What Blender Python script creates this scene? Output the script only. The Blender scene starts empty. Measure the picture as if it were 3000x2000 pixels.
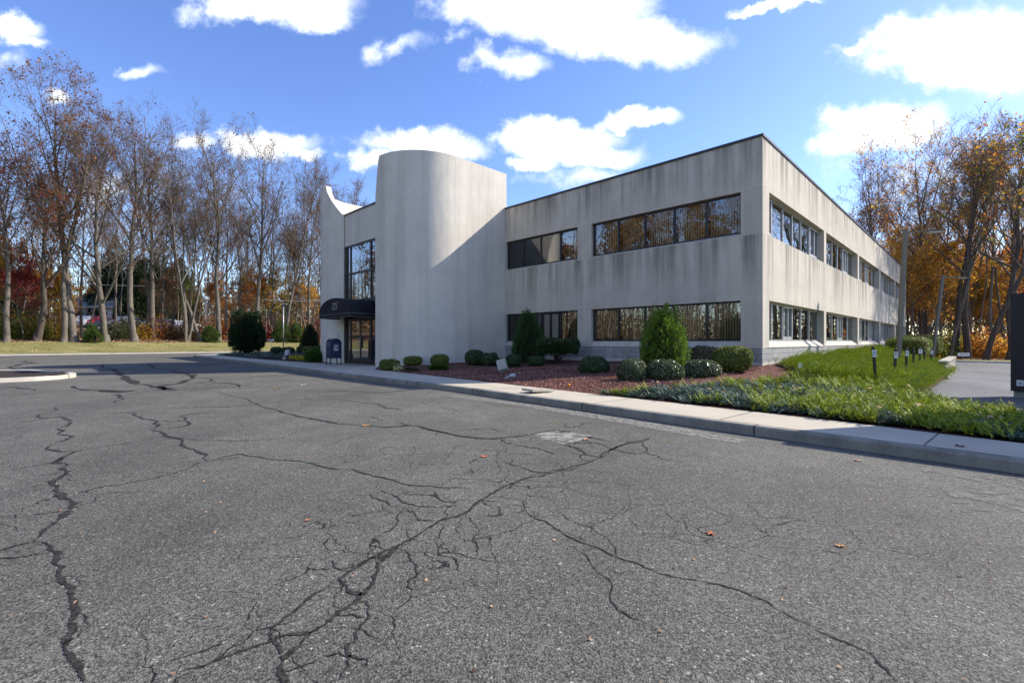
SUN_E=4.9; SKY_E=.13; SKY_SAT=1.16; CLOUD_E=1.0; EXPO=.60
import bpy, bmesh, math, random
import numpy as np
from mathutils import Vector, Matrix, Euler
from mathutils.geometry import delaunay_2d_cdt
R = math.radians
PI = math.pi
col = bpy.context.scene.collection
F = 1375.0            # focal length measured in pixels of the 3000 px wide photograph
CAMZ = 1.25
S2 = math.sqrt(0.5)
CX, CY = 8.02, 15.03  # the near corner of the building on the ground

def W(p, t):          # p metres out from the long side wall, t metres along it
    return (CX + S2*(p + t), CY + S2*(t - p))
def P3(px, y):        # a spot on the asphalt seen at that pixel
    Y = CAMZ*F/(y - 1000.0)
    return ((px - 1500)/F*Y, Y)
def U(px, Y):
    return (px - 1500)/F*Y

# ---------------------------------------------------------------- tagging
def tag(o, label=None, cat=None, group=None, kind=None):
    if label: o['label'] = label
    if cat: o['category'] = cat
    if group: o['group'] = group
    if kind: o['kind'] = kind
    return o
def empty(name, loc=(0, 0, 0), rz=0, label=None, cat=None, group=None, kind=None, rot=None):
    o = bpy.data.objects.new(name, None); col.objects.link(o)
    o.location = loc
    o.rotation_euler = rot if rot else (0, 0, rz)
    o.empty_display_size = 0.2
    return tag(o, label, cat, group, kind)
def copy_tree(o, parent=None):
    c = o.copy(); col.objects.link(c)
    if parent: c.parent = parent
    for ch in list(o.children): copy_tree(ch, c)
    return c

# ---------------------------------------------------------------- mesh builder
class MB:
    def __init__(s): s.v = []; s.f = []; s.m = []; s.sm = []
    def add(s, vs, fs, mi=0, smooth=False):
        b = len(s.v); s.v.extend([tuple(v) for v in vs])
        for f in fs: s.f.append(tuple(b+i for i in f)); s.m.append(mi); s.sm.append(smooth)
        return s
    def box(s, x0, x1, y0, y1, z0, z1, mi=0):
        if x0 > x1: x0, x1 = x1, x0
        if y0 > y1: y0, y1 = y1, y0
        vs = [(x0,y0,z0),(x1,y0,z0),(x1,y1,z0),(x0,y1,z0),(x0,y0,z1),(x1,y0,z1),(x1,y1,z1),(x0,y1,z1)]
        fs = [(0,3,2,1),(4,5,6,7),(0,1,5,4),(1,2,6,5),(2,3,7,6),(3,0,4,7)]
        return s.add(vs, fs, mi)
    def obox(s, c, ax, ay, az, mi=0):   # oriented box: half-axis vectors
        c, ax, ay, az = Vector(c), Vector(ax), Vector(ay), Vector(az)
        vs = [c+sx*ax+sy*ay+sz*az for sz in (-1,1) for sx, sy in ((-1,-1),(1,-1),(1,1),(-1,1))]
        return s.add(vs, [(0,3,2,1),(4,5,6,7),(0,1,5,4),(1,2,6,5),(2,3,7,6),(3,0,4,7)], mi)
    def tube(s, pts, rad, n=6, mi=0, caps=True, smooth=True):
        pts = [Vector(p) for p in pts]
        if not hasattr(rad, '__len__'): rad = [rad]*len(pts)
        b = len(s.v); k = len(pts)
        up = None
        for i, p in enumerate(pts):
            d = (pts[min(i+1, k-1)] - pts[max(i-1, 0)])
            if d.length < 1e-9: d = Vector((0,0,1))
            d.normalize()
            if up is None:
                up = d.cross(Vector((1,0,0)) if abs(d.x) < .8 else Vector((0,1,0))).normalized()
            else:
                up = (up - d*up.dot(d))
                up = up.normalized() if up.length > 1e-6 else d.orthogonal().normalized()
            w = d.cross(up)
            for j in range(n):
                a = 2*PI*j/n
                q = p + (up*math.cos(a) + w*math.sin(a))*rad[i]
                s.v.append((q.x, q.y, q.z))
        for i in range(k-1):
            for j in range(n):
                s.f.append((b+i*n+j, b+i*n+(j+1) % n, b+(i+1)*n+(j+1) % n, b+(i+1)*n+j)); s.m.append(mi); s.sm.append(smooth)
        if caps:
            s.f.append(tuple(b+j for j in range(n))[::-1]); s.m.append(mi); s.sm.append(False)
            s.f.append(tuple(b+(k-1)*n+j for j in range(n))); s.m.append(mi); s.sm.append(False)
        return s
    def prism(s, poly, z0, z1, mi=0):   # poly CCW in xy
        n = len(poly)
        vs = [(x, y, z0) for x, y in poly] + [(x, y, z1) for x, y in poly]
        fs = [tuple(range(n))[::-1], tuple(range(n, 2*n))] + [(i, (i+1) % n, n+(i+1) % n, n+i) for i in range(n)]
        return s.add(vs, fs, mi)
    def build(s, name, mats, parent=None, smooth=False):
        me = bpy.data.meshes.new(name)
        me.from_pydata(s.v, [], s.f)
        if not isinstance(mats, (list, tuple)): mats = [mats]
        for m in mats: me.materials.append(m)
        me.polygons.foreach_set('material_index', s.m)
        me.polygons.foreach_set('use_smooth', [bool(x or smooth) for x in s.sm])
        me.update()
        o = bpy.data.objects.new(name, me); col.objects.link(o)
        if parent: o.parent = parent
        return o

def np_mesh(name, V, k, mats, parent=None, midx=None, smooth=False):
    """V: (n*k,3) array of separate k-gons"""
    V = np.asarray(V, dtype=np.float32).reshape(-1, 3)
    n = len(V)//k
    me = bpy.data.meshes.new(name)
    me.vertices.add(len(V)); me.vertices.foreach_set('co', V.ravel())
    me.loops.add(n*k); me.loops.foreach_set('vertex_index', np.arange(n*k, dtype=np.int32))
    me.polygons.add(n); me.polygons.foreach_set('loop_start', np.arange(0, n*k, k, dtype=np.int32))
    try: me.polygons.foreach_set('loop_total', np.full(n, k, dtype=np.int32))
    except Exception: pass
    for m in (mats if isinstance(mats, (list, tuple)) else [mats]): me.materials.append(m)
    if midx is not None: me.polygons.foreach_set('material_index', np.asarray(midx, dtype=np.int32))
    me.polygons.foreach_set('use_smooth', np.full(n, bool(smooth)))
    me.update(calc_edges=True)
    o = bpy.data.objects.new(name, me); col.objects.link(o)
    if parent: o.parent = parent
    return o
def np_tmesh(name, V, T, mats, parent=None, smooth=False):
    """indexed triangles"""
    V = np.asarray(V, dtype=np.float32).reshape(-1, 3); T = np.asarray(T, dtype=np.int32).reshape(-1, 3)
    me = bpy.data.meshes.new(name)
    me.vertices.add(len(V)); me.vertices.foreach_set('co', V.ravel())
    me.loops.add(len(T)*3); me.loops.foreach_set('vertex_index', T.ravel())
    me.polygons.add(len(T)); me.polygons.foreach_set('loop_start', np.arange(0, len(T)*3, 3, dtype=np.int32))
    for m in (mats if isinstance(mats, (list, tuple)) else [mats]): me.materials.append(m)
    me.polygons.foreach_set('use_smooth', np.full(len(T), bool(smooth)))
    me.update(calc_edges=True)
    o = bpy.data.objects.new(name, me); col.objects.link(o)
    if parent: o.parent = parent
    return o

def in_poly(x, y, poly):
    x = np.asarray(x); y = np.asarray(y); r = np.zeros(x.shape, bool)
    n = len(poly)
    for i in range(n):
        x0, y0 = poly[i]; x1, y1 = poly[(i+1) % n]
        if y0 == y1: continue
        c = ((y0 > y) != (y1 > y)) & (x < (x1-x0)*(y-y0)/(y1-y0)+x0)
        r ^= c
    return r
def seg_dist(x, y, pts):
    x = np.asarray(x, float); y = np.asarray(y, float)
    best = np.full(x.shape, 1e9)
    for (x0, y0), (x1, y1) in zip(pts[:-1], pts[1:]):
        dx, dy = x1-x0, y1-y0
        t = np.clip(((x-x0)*dx+(y-y0)*dy)/(dx*dx+dy*dy), 0, 1)
        best = np.minimum(best, np.hypot(x-x0-t*dx, y-y0-t*dy))
    return best
def sheet(name, poly, res, zf, mat, skirt=0):
    """a triangulated ground patch with exact outline; zf(x,y) arrays -> z"""
    P = []
    n = len(poly)
    for i in range(n):
        (x0, y0), (x1, y1) = poly[i], poly[(i+1) % n]
        L = math.hypot(x1-x0, y1-y0); k = max(1, int(L/res))
        for j in range(k): P.append((x0+(x1-x0)*j/k, y0+(y1-y0)*j/k))
    nb = len(P)
    xs = [p[0] for p in poly]; ys = [p[1] for p in poly]
    gx, gy = np.meshgrid(np.arange(min(xs), max(xs), res), np.arange(min(ys), max(ys), res))
    gx = gx.ravel(); gy = gy.ravel()
    ok = in_poly(gx, gy, poly) & (seg_dist(gx, gy, list(poly)+[poly[0]]) > res*.4)
    pts = [Vector(p) for p in P] + [Vector((a, b)) for a, b in zip(gx[ok], gy[ok])]
    v, e, f, *_ = delaunay_2d_cdt(pts, [(i, (i+1) % nb) for i in range(nb)], [list(range(nb))], 1, 1e-5)
    X = np.array([(q.x, q.y) for q in v]); Z = zf(X[:, 0], X[:, 1])
    m = MB(); m.v = [(a, b, c) for (a, b), c in zip(X.tolist(), np.asarray(Z).tolist())]
    for t in f:
        a, b, c = [X[i] for i in t[:3]]
        t = tuple(t)
        if (b[0]-a[0])*(c[1]-a[1])-(b[1]-a[1])*(c[0]-a[0]) < 0: t = t[::-1]
        m.f.append(t); m.m.append(0); m.sm.append(True)
    return m.build(name, mat)

# ---------------------------------------------------------------- materials
class NT:
    def __init__(s, name):
        s.mat = bpy.data.materials.new(name); s.mat.use_nodes = True
        s.nt = s.mat.node_tree; s.nt.nodes.clear()
        s.out = s.nt.nodes.new('ShaderNodeOutputMaterial')
    def n(s, t, **kw):
        nd = s.nt.nodes.new(t)
        ins = kw.pop('i', {})
        for k, v in kw.items(): setattr(nd, k, v)
        for k, v in ins.items(): s.set(nd.inputs[k], v)
        return nd
    def set(s, sock, v):
        if isinstance(v, bpy.types.NodeSocket): s.nt.links.new(v, sock)
        elif isinstance(v, bpy.types.Node): s.nt.links.new(v.outputs[0], sock)
        else:
            if sock.type == 'RGBA' and not hasattr(v, '__len__'): v = (v, v, v, 1)
            if sock.type == 'RGBA' and len(v) == 3: v = (*v, 1)
            sock.default_value = v
    def m(s, op, a, b=0.5, c=0.0, clamp=False):
        nd = s.nt.nodes.new('ShaderNodeMath'); nd.operation = op; nd.use_clamp = clamp
        s.set(nd.inputs[0], a); s.set(nd.inputs[1], b); s.set(nd.inputs[2], c)
        return nd.outputs[0]
    def mr(s, v, a, b, c=0., d=1., smooth=False):
        nd = s.nt.nodes.new('ShaderNodeMapRange'); nd.clamp = True
        if smooth: nd.interpolation_type = 'SMOOTHSTEP'
        s.set(nd.inputs[0], v)
        for k, x in zip((1, 2, 3, 4), (a, b, c, d)): s.set(nd.inputs[k], x)
        return nd.outputs[0]
    def mix(s, f, a, b, blend='MIX'):
        nd = s.nt.nodes.new('ShaderNodeMix'); nd.data_type = 'RGBA'; nd.blend_type = blend
        s.set(nd.inputs[0], f); s.set(nd.inputs[6], a); s.set(nd.inputs[7], b)
        return nd.outputs[2]
    def coord(s, k='Object'):
        return s.n('ShaderNodeTexCoord').outputs[k]
    def mapping(s, v, scale=(1, 1, 1), rot=(0, 0, 0), loc=(0, 0, 0)):
        nd = s.n('ShaderNodeMapping'); s.set(nd.inputs['Vector'], v)
        nd.inputs['Scale'].default_value = scale; nd.inputs['Rotation'].default_value = rot; nd.inputs['Location'].default_value = loc
        return nd.outputs[0]
    def noise(s, v, scale, det=3, rough=.5, dist=0, out='Fac'):
        nd = s.n('ShaderNodeTexNoise'); s.set(nd.inputs['Vector'], v)
        nd.inputs['Scale'].default_value = scale; nd.inputs['Detail'].default_value = det
        nd.inputs['Roughness'].default_value = rough; nd.inputs['Distortion'].default_value = dist
        return nd.outputs[out]
    def vor(s, v, scale, feature='F1', out='Distance', rnd=1):
        nd = s.n('ShaderNodeTexVoronoi', feature=feature); s.set(nd.inputs['Vector'], v)
        nd.inputs['Scale'].default_value = scale; nd.inputs['Randomness'].default_value = rnd
        return nd.outputs[out]
    def bump(s, h, strength=.3, dist=.01, normal=None):
        nd = s.n('ShaderNodeBump'); nd.inputs['Strength'].default_value = strength; nd.inputs['Distance'].default_value = dist
        s.set(nd.inputs['Height'], h)
        if normal is not None: s.set(nd.inputs['Normal'], normal)
        return nd.outputs[0]
    def pr(s, color, rough=.8, spec=.3, metal=0, normal=None, **kw):
        nd = s.n('ShaderNodeBsdfPrincipled')
        s.set(nd.inputs['Base Color'], color); s.set(nd.inputs['Roughness'], rough)
        nd.inputs['Specular IOR Level'].default_value = spec; s.set(nd.inputs['Metallic'], metal)
        if normal is not None: s.set(nd.inputs['Normal'], normal)
        for k, v in kw.items(): s.set(nd.inputs[k], v)
        return nd.outputs[0]
    def done(s, surf):
        s.nt.links.new(surf, s.out.inputs['Surface']); return s.mat
    def island(s): return s.n('ShaderNodeNewGeometry').outputs['Random Per Island']

def simple(name, c, rough=.6, spec=.3, metal=0, var=.15, scale=8, bump=0):
    t = NT(name); co = t.coord()
    n = t.noise(co, scale, 5, .6)
    k = t.mr(n, .3, .7, 1-var, 1+var)
    cc = t.mix(1.0, c, t.n('ShaderNodeCombineColor', i={0: k, 1: k, 2: k}), 'MULTIPLY')
    nm = t.bump(t.noise(co, scale*6, 3), bump, .01) if bump else None
    return t.done(t.pr(cc, rough, spec, metal, nm))

def grey(t, k): return t.n('ShaderNodeCombineColor', i={0: k, 1: k, 2: k}).outputs[0]

M = {}
# -- asphalt
def asphalt(name, lo, hi, tint=(1, 1, 1), patches=True, crackmask=True):
    t = NT(name); co = t.coord()
    vc = t.n('ShaderNodeTexVoronoi'); t.set(vc.inputs['Vector'], co); vc.inputs['Scale'].default_value = 105
    v1 = t.vor(co, 120); n1 = t.noise(co, 55, 3, .7); n2 = t.noise(co, .45, 4, .6); n3 = t.noise(co, 2.6, 4, .6); n4 = t.noise(co, 16, 3, .6)
    sep = t.n('ShaderNodeSeparateColor', i={0: vc.outputs['Color']}).outputs[0]
    g = t.m('ADD', t.m('MULTIPLY', sep, .55), t.m('MULTIPLY', n1, .5))
    base = t.mr(g, .25, .85, lo, hi)
    base = t.m('MULTIPLY', base, t.mr(v1, .25, .75, 1.1, .55))
    base = t.m('MULTIPLY', base, t.mr(n2, .3, .7, .76, 1.2))
    base = t.m('MULTIPLY', base, t.mr(t.noise(t.mapping(co, (.9, .25, 1), rot=(0, 0, R(40))), .35, 4, .6), .35, .65, .85, 1.1))
    st_ = t.mr(t.vor(t.mapping(co, (1, 1.3, 1)), .33), .0, .13, 1, 0); base = t.m('MULTIPLY', base, t.m('SUBTRACT', 1, t.m('MULTIPLY', t.m('MULTIPLY', st_, t.mr(n4, .35, .6)), .45)))
    base = t.m('MULTIPLY', base, t.mr(n3, .3, .7, .9, 1.1))
    base = t.m('MULTIPLY', base, t.mr(n4, .3, .7, .9, 1.1))
    fleck = t.m('GREATER_THAN', sep, .992)
    base = t.m('ADD', base, t.m('MULTIPLY', fleck, .16))
    h = t.m('ADD', t.m('MULTIPLY', sep, .5), t.m('MULTIPLY', t.m('SUBTRACT', 1, v1), .8))
    if crackmask:   # hairline alligator cracking round the main joint
        wp = t.n('ShaderNodeVectorMath', operation='ADD'); t.set(wp.inputs[0], co)
        nc = t.n('ShaderNodeVectorMath', operation='SCALE'); t.set(nc.inputs[0], t.noise(co, 2.2, 4, .6, out='Color')); nc.inputs['Scale'].default_value = .32
        t.set(wp.inputs[1], nc.outputs[0])
        de = t.vor(wp.outputs[0], 2.4, 'DISTANCE_TO_EDGE'); de2 = t.vor(wp.outputs[0], .55, 'DISTANCE_TO_EDGE')
        xy = t.n('ShaderNodeSeparateXYZ'); t.set(xy.inputs[0], co)
        msk = None
        for (cx, cy, rx, ry, rot) in CRZ:
            dx = t.m('SUBTRACT', xy.outputs[0], cx); dy = t.m('SUBTRACT', xy.outputs[1], cy)
            c_, s_ = math.cos(rot), math.sin(rot)
            u = t.m('DIVIDE', t.m('ADD', t.m('MULTIPLY', dx, c_), t.m('MULTIPLY', dy, s_)), rx)
            w = t.m('DIVIDE', t.m('SUBTRACT', t.m('MULTIPLY', dy, c_), t.m('MULTIPLY', dx, s_)), ry)
            d = t.m('SQRT', t.m('ADD', t.m('MULTIPLY', u, u), t.m('MULTIPLY', w, w)))
            k = t.mr(t.m('ADD', d, t.m('MULTIPLY', t.m('SUBTRACT', n3, .5), .9)), .7, 1.1, 1, 0)
            msk = k if msk is None else t.m('MAXIMUM', msk, k)
        wid = t.mr(t.noise(co, 5, 3), .35, .7, .0015, .016)
        c1 = t.m('MULTIPLY', t.mr(t.m('DIVIDE', de, wid), .6, 1.2, 1, 0), msk)
        c2 = t.m('MULTIPLY', t.mr(de2, .0025, .006, 1, 0), t.mr(t.noise(co, .35, 2), .5, .6, 0, .55))
        ck = t.m('MAXIMUM', c1, c2)
        base = t.m('MULTIPLY', base, t.m('SUBTRACT', 1, t.m('MULTIPLY', ck, .8)))
        h = t.m('SUBTRACT', h, t.m('MULTIPLY', ck, 2.))
    c = t.mix(1., grey(t, base), tint, 'MULTIPLY')
    return t.done(t.pr(c, .82, .25, normal=t.bump(h, .75, .006)))
CRZ = [(-.3, 3.5, 2.0, 1.0, R(52)), (.9, 6.0, 1.5, .7, R(40)), (-.9, 2.2, .9, .55, R(40)), (1.1, 3.4, 1.8, .5, R(-25)), (-8, 13, 4, 1.5, R(20)), (-.6, 5.2, 1.4, .6, R(0)), (-3.6, 3.3, .4, 1.6, R(-15))]
M['asphalt'] = asphalt('asphalt', .062, .232, (1.07, 1.01, .84))
M['drive'] = asphalt('driveway asphalt', .10, .26, (1., 1., 1.), crackmask=False)

def concrete(name, c, streak=0., speck=.5, joints=False, zst=()):
    t = NT(name); co = t.coord()
    n1 = t.noise(co, 1.3, 5, .6); n2 = t.noise(co, 45, 3, .7); n3 = t.noise(co, 160, 2, .6)
    st = t.noise(t.mapping(co, (3.2, 3.2, .16)), 1, 5, .62); st2 = t.noise(t.mapping(co, (.8, .8, .1), loc=(3, 7, 1)), 1, 4, .6)
    k = t.m('MULTIPLY', t.mr(n1, .3, .7, .9, 1.08), t.mr(n2, .3, .72, 1-.16*speck, 1+.1*speck))
    k = t.m('MULTIPLY', k, t.mr(n3, .56, .74, 1, 1-.5*speck))
    if streak:
        sz = t.n('ShaderNodeSeparateXYZ'); t.set(sz.inputs[0], co); z = sz.outputs[2]
        amt = .25
        m = None
        for top, ln in zst:     # dirt washed down from sills and copings
            a = t.m('MULTIPLY', t.mr(z, top-ln, top, 0, 1), t.m('LESS_THAN', z, top+.02))
            m = a if m is None else t.m('MAXIMUM', m, a)
        m = t.m('ADD', t.m('MULTIPLY', m, .8), .25) if m is not None else .4
        dirt = t.m('MULTIPLY', t.m('MULTIPLY', t.mr(t.m('ADD', t.m('MULTIPLY', st, .62), t.m('MULTIPLY', st2, .42)), .46, .66, 0, 1), m), streak)
        k = t.m('MULTIPLY', k, t.m('SUBTRACT', 1, dirt))
    cc = t.mix(1., c, grey(t, k), 'MULTIPLY')
    if streak: cc = t.mix(t.m('MULTIPLY', dirt, .35), cc, (.14, .135, .10))
    return t.done(t.pr(cc, .88, .2, normal=t.bump(t.m('ADD', n2, t.m('MULTIPLY', t.noise(co, 9, 3), .5)), .35, .006)))
PC = (.63, .56, .455)
M['precast'] = concrete('precast concrete', PC, .62, 1.3, zst=((4.73, 1.6), (7.82, 1.5), (9.6, 1.6)))
def tower_mat():
    t = NT('rendered concrete'); co = t.coord()
    n1 = t.noise(co, 1.1, 5, .6); n2 = t.noise(co, 26, 3, .6); n3 = t.noise(t.mapping(co, (1, 1, .6)), 2.6, 3, .5)
    st = t.noise(t.mapping(co, (1.6, 1.6, .07)), 1, 4, .6)
    k = t.m('MULTIPLY', t.mr(n1, .3, .7, .92, 1.06), t.mr(n2, .3, .7, .93, 1.05))
    k = t.m('MULTIPLY', k, t.mr(st, .5, .7, 1.02, .84))
    cc = t.mix(1., (.66, .60, .505), grey(t, k), 'MULTIPLY')
    h = t.m('ADD', t.m('MULTIPLY', n2, .35), n3)
    return t.done(t.pr(cc, .9, .2, normal=t.bump(h, .8, .02)))
M['tower'] = tower_mat()
M['sidewalk'] = concrete('sidewalk concrete', (.50, .44, .335), 0, .25)
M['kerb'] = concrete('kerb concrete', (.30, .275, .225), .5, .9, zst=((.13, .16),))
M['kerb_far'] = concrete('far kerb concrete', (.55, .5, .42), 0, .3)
def block_mat():
    t = NT('fluted block'); co = t.coord()
    sp = t.n('ShaderNodeSeparateXYZ'); t.set(sp.inputs[0], co)
    al = t.m('ADD', sp.outputs[0], sp.outputs[1])
    n1 = t.noise(co, 2.2, 4, .6); n2 = t.noise(t.mapping(co, (18, 18, 2)), 1, 4, .6); n4 = t.noise(co, 14, 3, .6)
    fl = t.m('ABSOLUTE', t.m('SUBTRACT', t.m('FRACT', t.m('MULTIPLY', al, 10.)), .5))
    flm = t.mr(fl, .36, .46, 0, 1)
    zz = t.m('FRACT', t.m('MULTIPLY', t.m('ADD', sp.outputs[2], .16), 5.0))
    jm = t.m('LESS_THAN', t.m('MINIMUM', zz, t.m('SUBTRACT', 1, zz)), .03)
    vj = t.m('FRACT', t.m('MULTIPLY', al, 2.5)); vm = t.m('LESS_THAN', vj, .03)
    g = t.m('MAXIMUM', t.m('MULTIPLY', flm, t.mr(n2, .4, .6, .3, 1)), t.m('MAXIMUM', jm, vm))
    k = t.m('MULTIPLY', t.m('MULTIPLY', t.mr(n1, .3, .7, .75, 1.15), t.mr(n4, .3, .7, .85, 1.1)), t.m('SUBTRACT', 1, t.m('MULTIPLY', g, .5)))
    k = t.m('MULTIPLY', k, t.mr(n2, .5, .7, 1, .75))
    cc = t.mix(1., (.40, .39, .37), grey(t, k), 'MULTIPLY')
    return t.done(t.pr(cc, .9, .2, normal=t.bump(t.m('SUBTRACT', n2, g), .8, .02)))
M['block'] = block_mat()
M['coping'] = simple('dark coping metal', (.035, .035, .045), .45, .4)
M['bronze'] = simple('bronze frame', (.022, .02, .018), .4, .5)
M['alu'] = simple('aluminium frame', (.45, .45, .44), .4, .5, .3)
M['caulk'] = simple('joint sealant', (.6, .58, .54), .8)
M['roofing'] = simple('roof membrane', (.3, .3, .3), .9)
M['dark'] = simple('dark interior', (.03, .028, .025), .9, .1)
M['cream'] = simple('cream interior', (.32, .29, .22), .9, .1)
def glass(name, tint, refl):
    t = NT(name)
    fr = t.n('ShaderNodeFresnel', i={'IOR': 1.5}).outputs[0]
    f = t.m('ADD', t.m('MULTIPLY', fr, 1.25), refl, clamp=True)
    nb = t.bump(t.noise(t.coord(), .9, 2), .25, .004)
    gl = t.n('ShaderNodeBsdfGlossy', i={'Color': (.95, .97, 1), 'Roughness': .015, 'Normal': nb})
    tr = t.n('ShaderNodeBsdfTransparent', i={'Color': tint})
    mx = t.n('ShaderNodeMixShader'); t.set(mx.inputs[0], f); t.set(mx.inputs[1], tr.outputs[0]); t.set(mx.inputs[2], gl.outputs[0])
    return t.done(mx.outputs[0])
M['glass'] = glass('bronze glass', (.86, .82, .74), .06)
M['glass_side'] = glass('clear glass', (.8, .82, .8), .03)
M['glass_dark'] = glass('dark entrance glass', (.25, .27, .28), .22)
M['blind'] = simple('vertical blind', (.74, .70, .62), .8, .1, var=.1)
M['pane_reflection'] = simple('pale drape', (.8, .77, .64), .8, .1, var=.1)  # pale tone painting the sunlit tower mirrored in a pane

def leafmat(name, c1, c2, c3=None, rough=.55, spec=.3, objcol=False, trans=.3, patch=0, pcol=None):
    t = NT(name); r = t.island()
    if objcol:
        base = t.n('ShaderNodeObjectInfo').outputs['Color']
        hs = t.n('ShaderNodeHueSaturation', i={'Color': base, 'Hue': t.mr(r, 0, 1, .465, .53), 'Saturation': 1.0, 'Value': t.mr(t.m('FRACT', t.m('MULTIPLY', r, 7.3)), 0, 1, .45, 1.35)})
        c = hs.outputs[0]
    else:
        cr = t.n('ShaderNodeValToRGB'); t.set(cr.inputs[0], r)
        cr.color_ramp.elements[0].color = (*c1, 1); cr.color_ramp.elements[1].color = (*c2, 1)
        if c3:
            e = cr.color_ramp.elements.new(.93); e.color = (*c2, 1); cr.color_ramp.elements[-1].color = (*c3, 1)
        c = cr.outputs[0]
    if patch:
        n = t.noise(t.coord(), patch, 3, .5)
        c = t.mix(t.mr(n, .42, .58), c, t.mix(1., c, pcol, 'MULTIPLY'))
    d = t.pr(c, rough, spec)
    tl = t.n('ShaderNodeBsdfTranslucent', i={'Color': c})
    mx = t.n('ShaderNodeMixShader'); mx.inputs[0].default_value = trans
    t.set(mx.inputs[1], d); t.set(mx.inputs[2], tl.outputs[0])
    return t.done(mx.outputs[0])
M['leaf_obj'] = leafmat('autumn leaves', None, None, objcol=True, trans=.55)
M['box_lf'] = leafmat('boxwood leaves', (.07, .10, .016), (.28, .31, .06))
M['yellowgreen_lf'] = leafmat('yellow green leaves', (.05, .08, .015), (.24, .27, .05), (.42, .42, .14))
M['holly_lf'] = leafmat('holly leaves', (.03, .05, .02), (.15, .18, .07), (.55, .55, .36), rough=.28, spec=.6)  # palest leaf tone paints glints of light on a few leaves
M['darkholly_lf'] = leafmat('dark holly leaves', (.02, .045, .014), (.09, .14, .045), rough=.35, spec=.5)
M['yew_lf'] = leafmat('yew needles', (.014, .035, .012), (.05, .085, .03), rough=.6)
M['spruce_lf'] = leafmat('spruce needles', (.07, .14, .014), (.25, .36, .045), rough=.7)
M['spruce_shade_lf'] = leafmat('shade-painted spruce needles', (.03, .07, .016), (.09, .17, .04), rough=.7)  # darker copy of the spruce needles, building shade put into the colour
M['cedar_lf'] = leafmat('cedar needles', (.04, .08, .015), (.14, .2, .04), rough=.7)
M['brightg_lf'] = leafmat('bright green leaves', (.03, .085, .008), (.10, .2, .025), rough=.7)
M['brown_lf'] = leafmat('thin brown leaves', (.10, .085, .05), (.26, .21, .12), (.45, .42, .22))
M['pine_lf'] = leafmat('pine needles', (.012, .03, .012), (.045, .075, .025), rough=.7)
M['junb_lf'] = leafmat('blue juniper', (.05, .085, .055), (.19, .25, .19), rough=.7, trans=.15)
M['jung_lf'] = leafmat('lime juniper', (.10, .15, .012), (.42, .47, .045), rough=.7, trans=.25)
M['junf_lf'] = leafmat('bank juniper', (.09, .14, .012), (.33, .41, .035), rough=.7, trans=.25)
M['flower'] = leafmat('yellow petals', (.6, .48, .02), (.75, .62, .08))
M['flower_pale'] = leafmat('cream petals', (.55, .45, .15), (.7, .62, .35))
M['grass_lf'] = leafmat('grass blades', (.10, .13, .03), (.27, .26, .09), (.42, .26, .1), rough=.7)
M['litter'] = leafmat('fallen leaves', (.26, .13, .065), (.6, .36, .2), (.7, .48, .3), rough=.8, trans=.1)
M['litter_dim'] = leafmat('fallen brown leaves', (.13, .07, .04), (.3, .18, .1), rough=.8, trans=.1)
M['rock'] = leafmat('lava rock chips', (.10, .04, .028), (.34, .16, .12), (.6, .42, .33), rough=.85, spec=.15, trans=0.)
M['twigcore'] = simple('shade-painted twigs', (.02, .018, .012), .9, .05)  # near-black: the shade inside the bushes is put into this colour
def bark(name, c):
    t = NT(name); co = t.coord()
    n = t.noise(t.mapping(co, (9, 9, 1.4)), 1, 5, .65); n2 = t.noise(co, 1.2, 3)
    k = t.m('MULTIPLY', t.mr(n, .3, .7, .55, 1.3), t.mr(n2, .3, .7, .8, 1.15))
    return t.done(t.pr(t.mix(1., c, grey(t, k), 'MULTIPLY'), .9, .1, normal=t.bump(n, .8, .04)))
M['bark'] = bark('grey bark', (.17, .145, .115))
M['bark_dark'] = bark('dark bark', (.11, .088, .07))
M['twig'] = bark('twig bark', (.23, .17, .12))
def groundmat(name, cs, sc=3., bump=.6, fine=40):
    t = NT(name); co = t.coord()
    n = t.noise(co, sc, 5, .65); n2 = t.noise(co, fine, 4, .7); n3 = t.noise(co, .25, 3)
    cr = t.n('ShaderNodeValToRGB'); t.set(cr.inputs[0], t.m('ADD', t.m('MULTIPLY', n, .5), t.m('MULTIPLY', n2, .5)))
    e = cr.color_ramp.elements; e[0].position = .32; e[1].position = .68
    e[0].color = (*cs[0], 1); e[1].color = (*cs[-1], 1)
    for i, c in enumerate(cs[1:-1]):
        x = e.new(.32+.36*(i+1)/(len(cs)-1)); x.color = (*c, 1)
    c = t.mix(1., cr.outputs[0], grey(t, t.mr(n3, .3, .7, .85, 1.15)), 'MULTIPLY')
    return t.done(t.pr(c, .95, .1, normal=t.bump(n2, bump, .02)))
M['forest'] = groundmat('leafy forest floor', [(.05, .035, .02), (.16, .10, .06), (.3, .18, .1)], 2, .8, 25)
M['lawn'] = groundmat('autumn lawn', [(.11, .12, .035), (.23, .21, .08), (.36, .27, .13)], .6, .6, 30)
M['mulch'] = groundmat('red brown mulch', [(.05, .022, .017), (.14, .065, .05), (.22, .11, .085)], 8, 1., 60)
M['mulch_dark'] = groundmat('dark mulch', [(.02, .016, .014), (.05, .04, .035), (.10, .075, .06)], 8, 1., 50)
M['soil'] = groundmat('shade-painted soil', [(.02, .018, .01), (.05, .04, .025)], 8, .8, 50)  # darkened so the shade under the juniper sits in the colour
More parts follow.
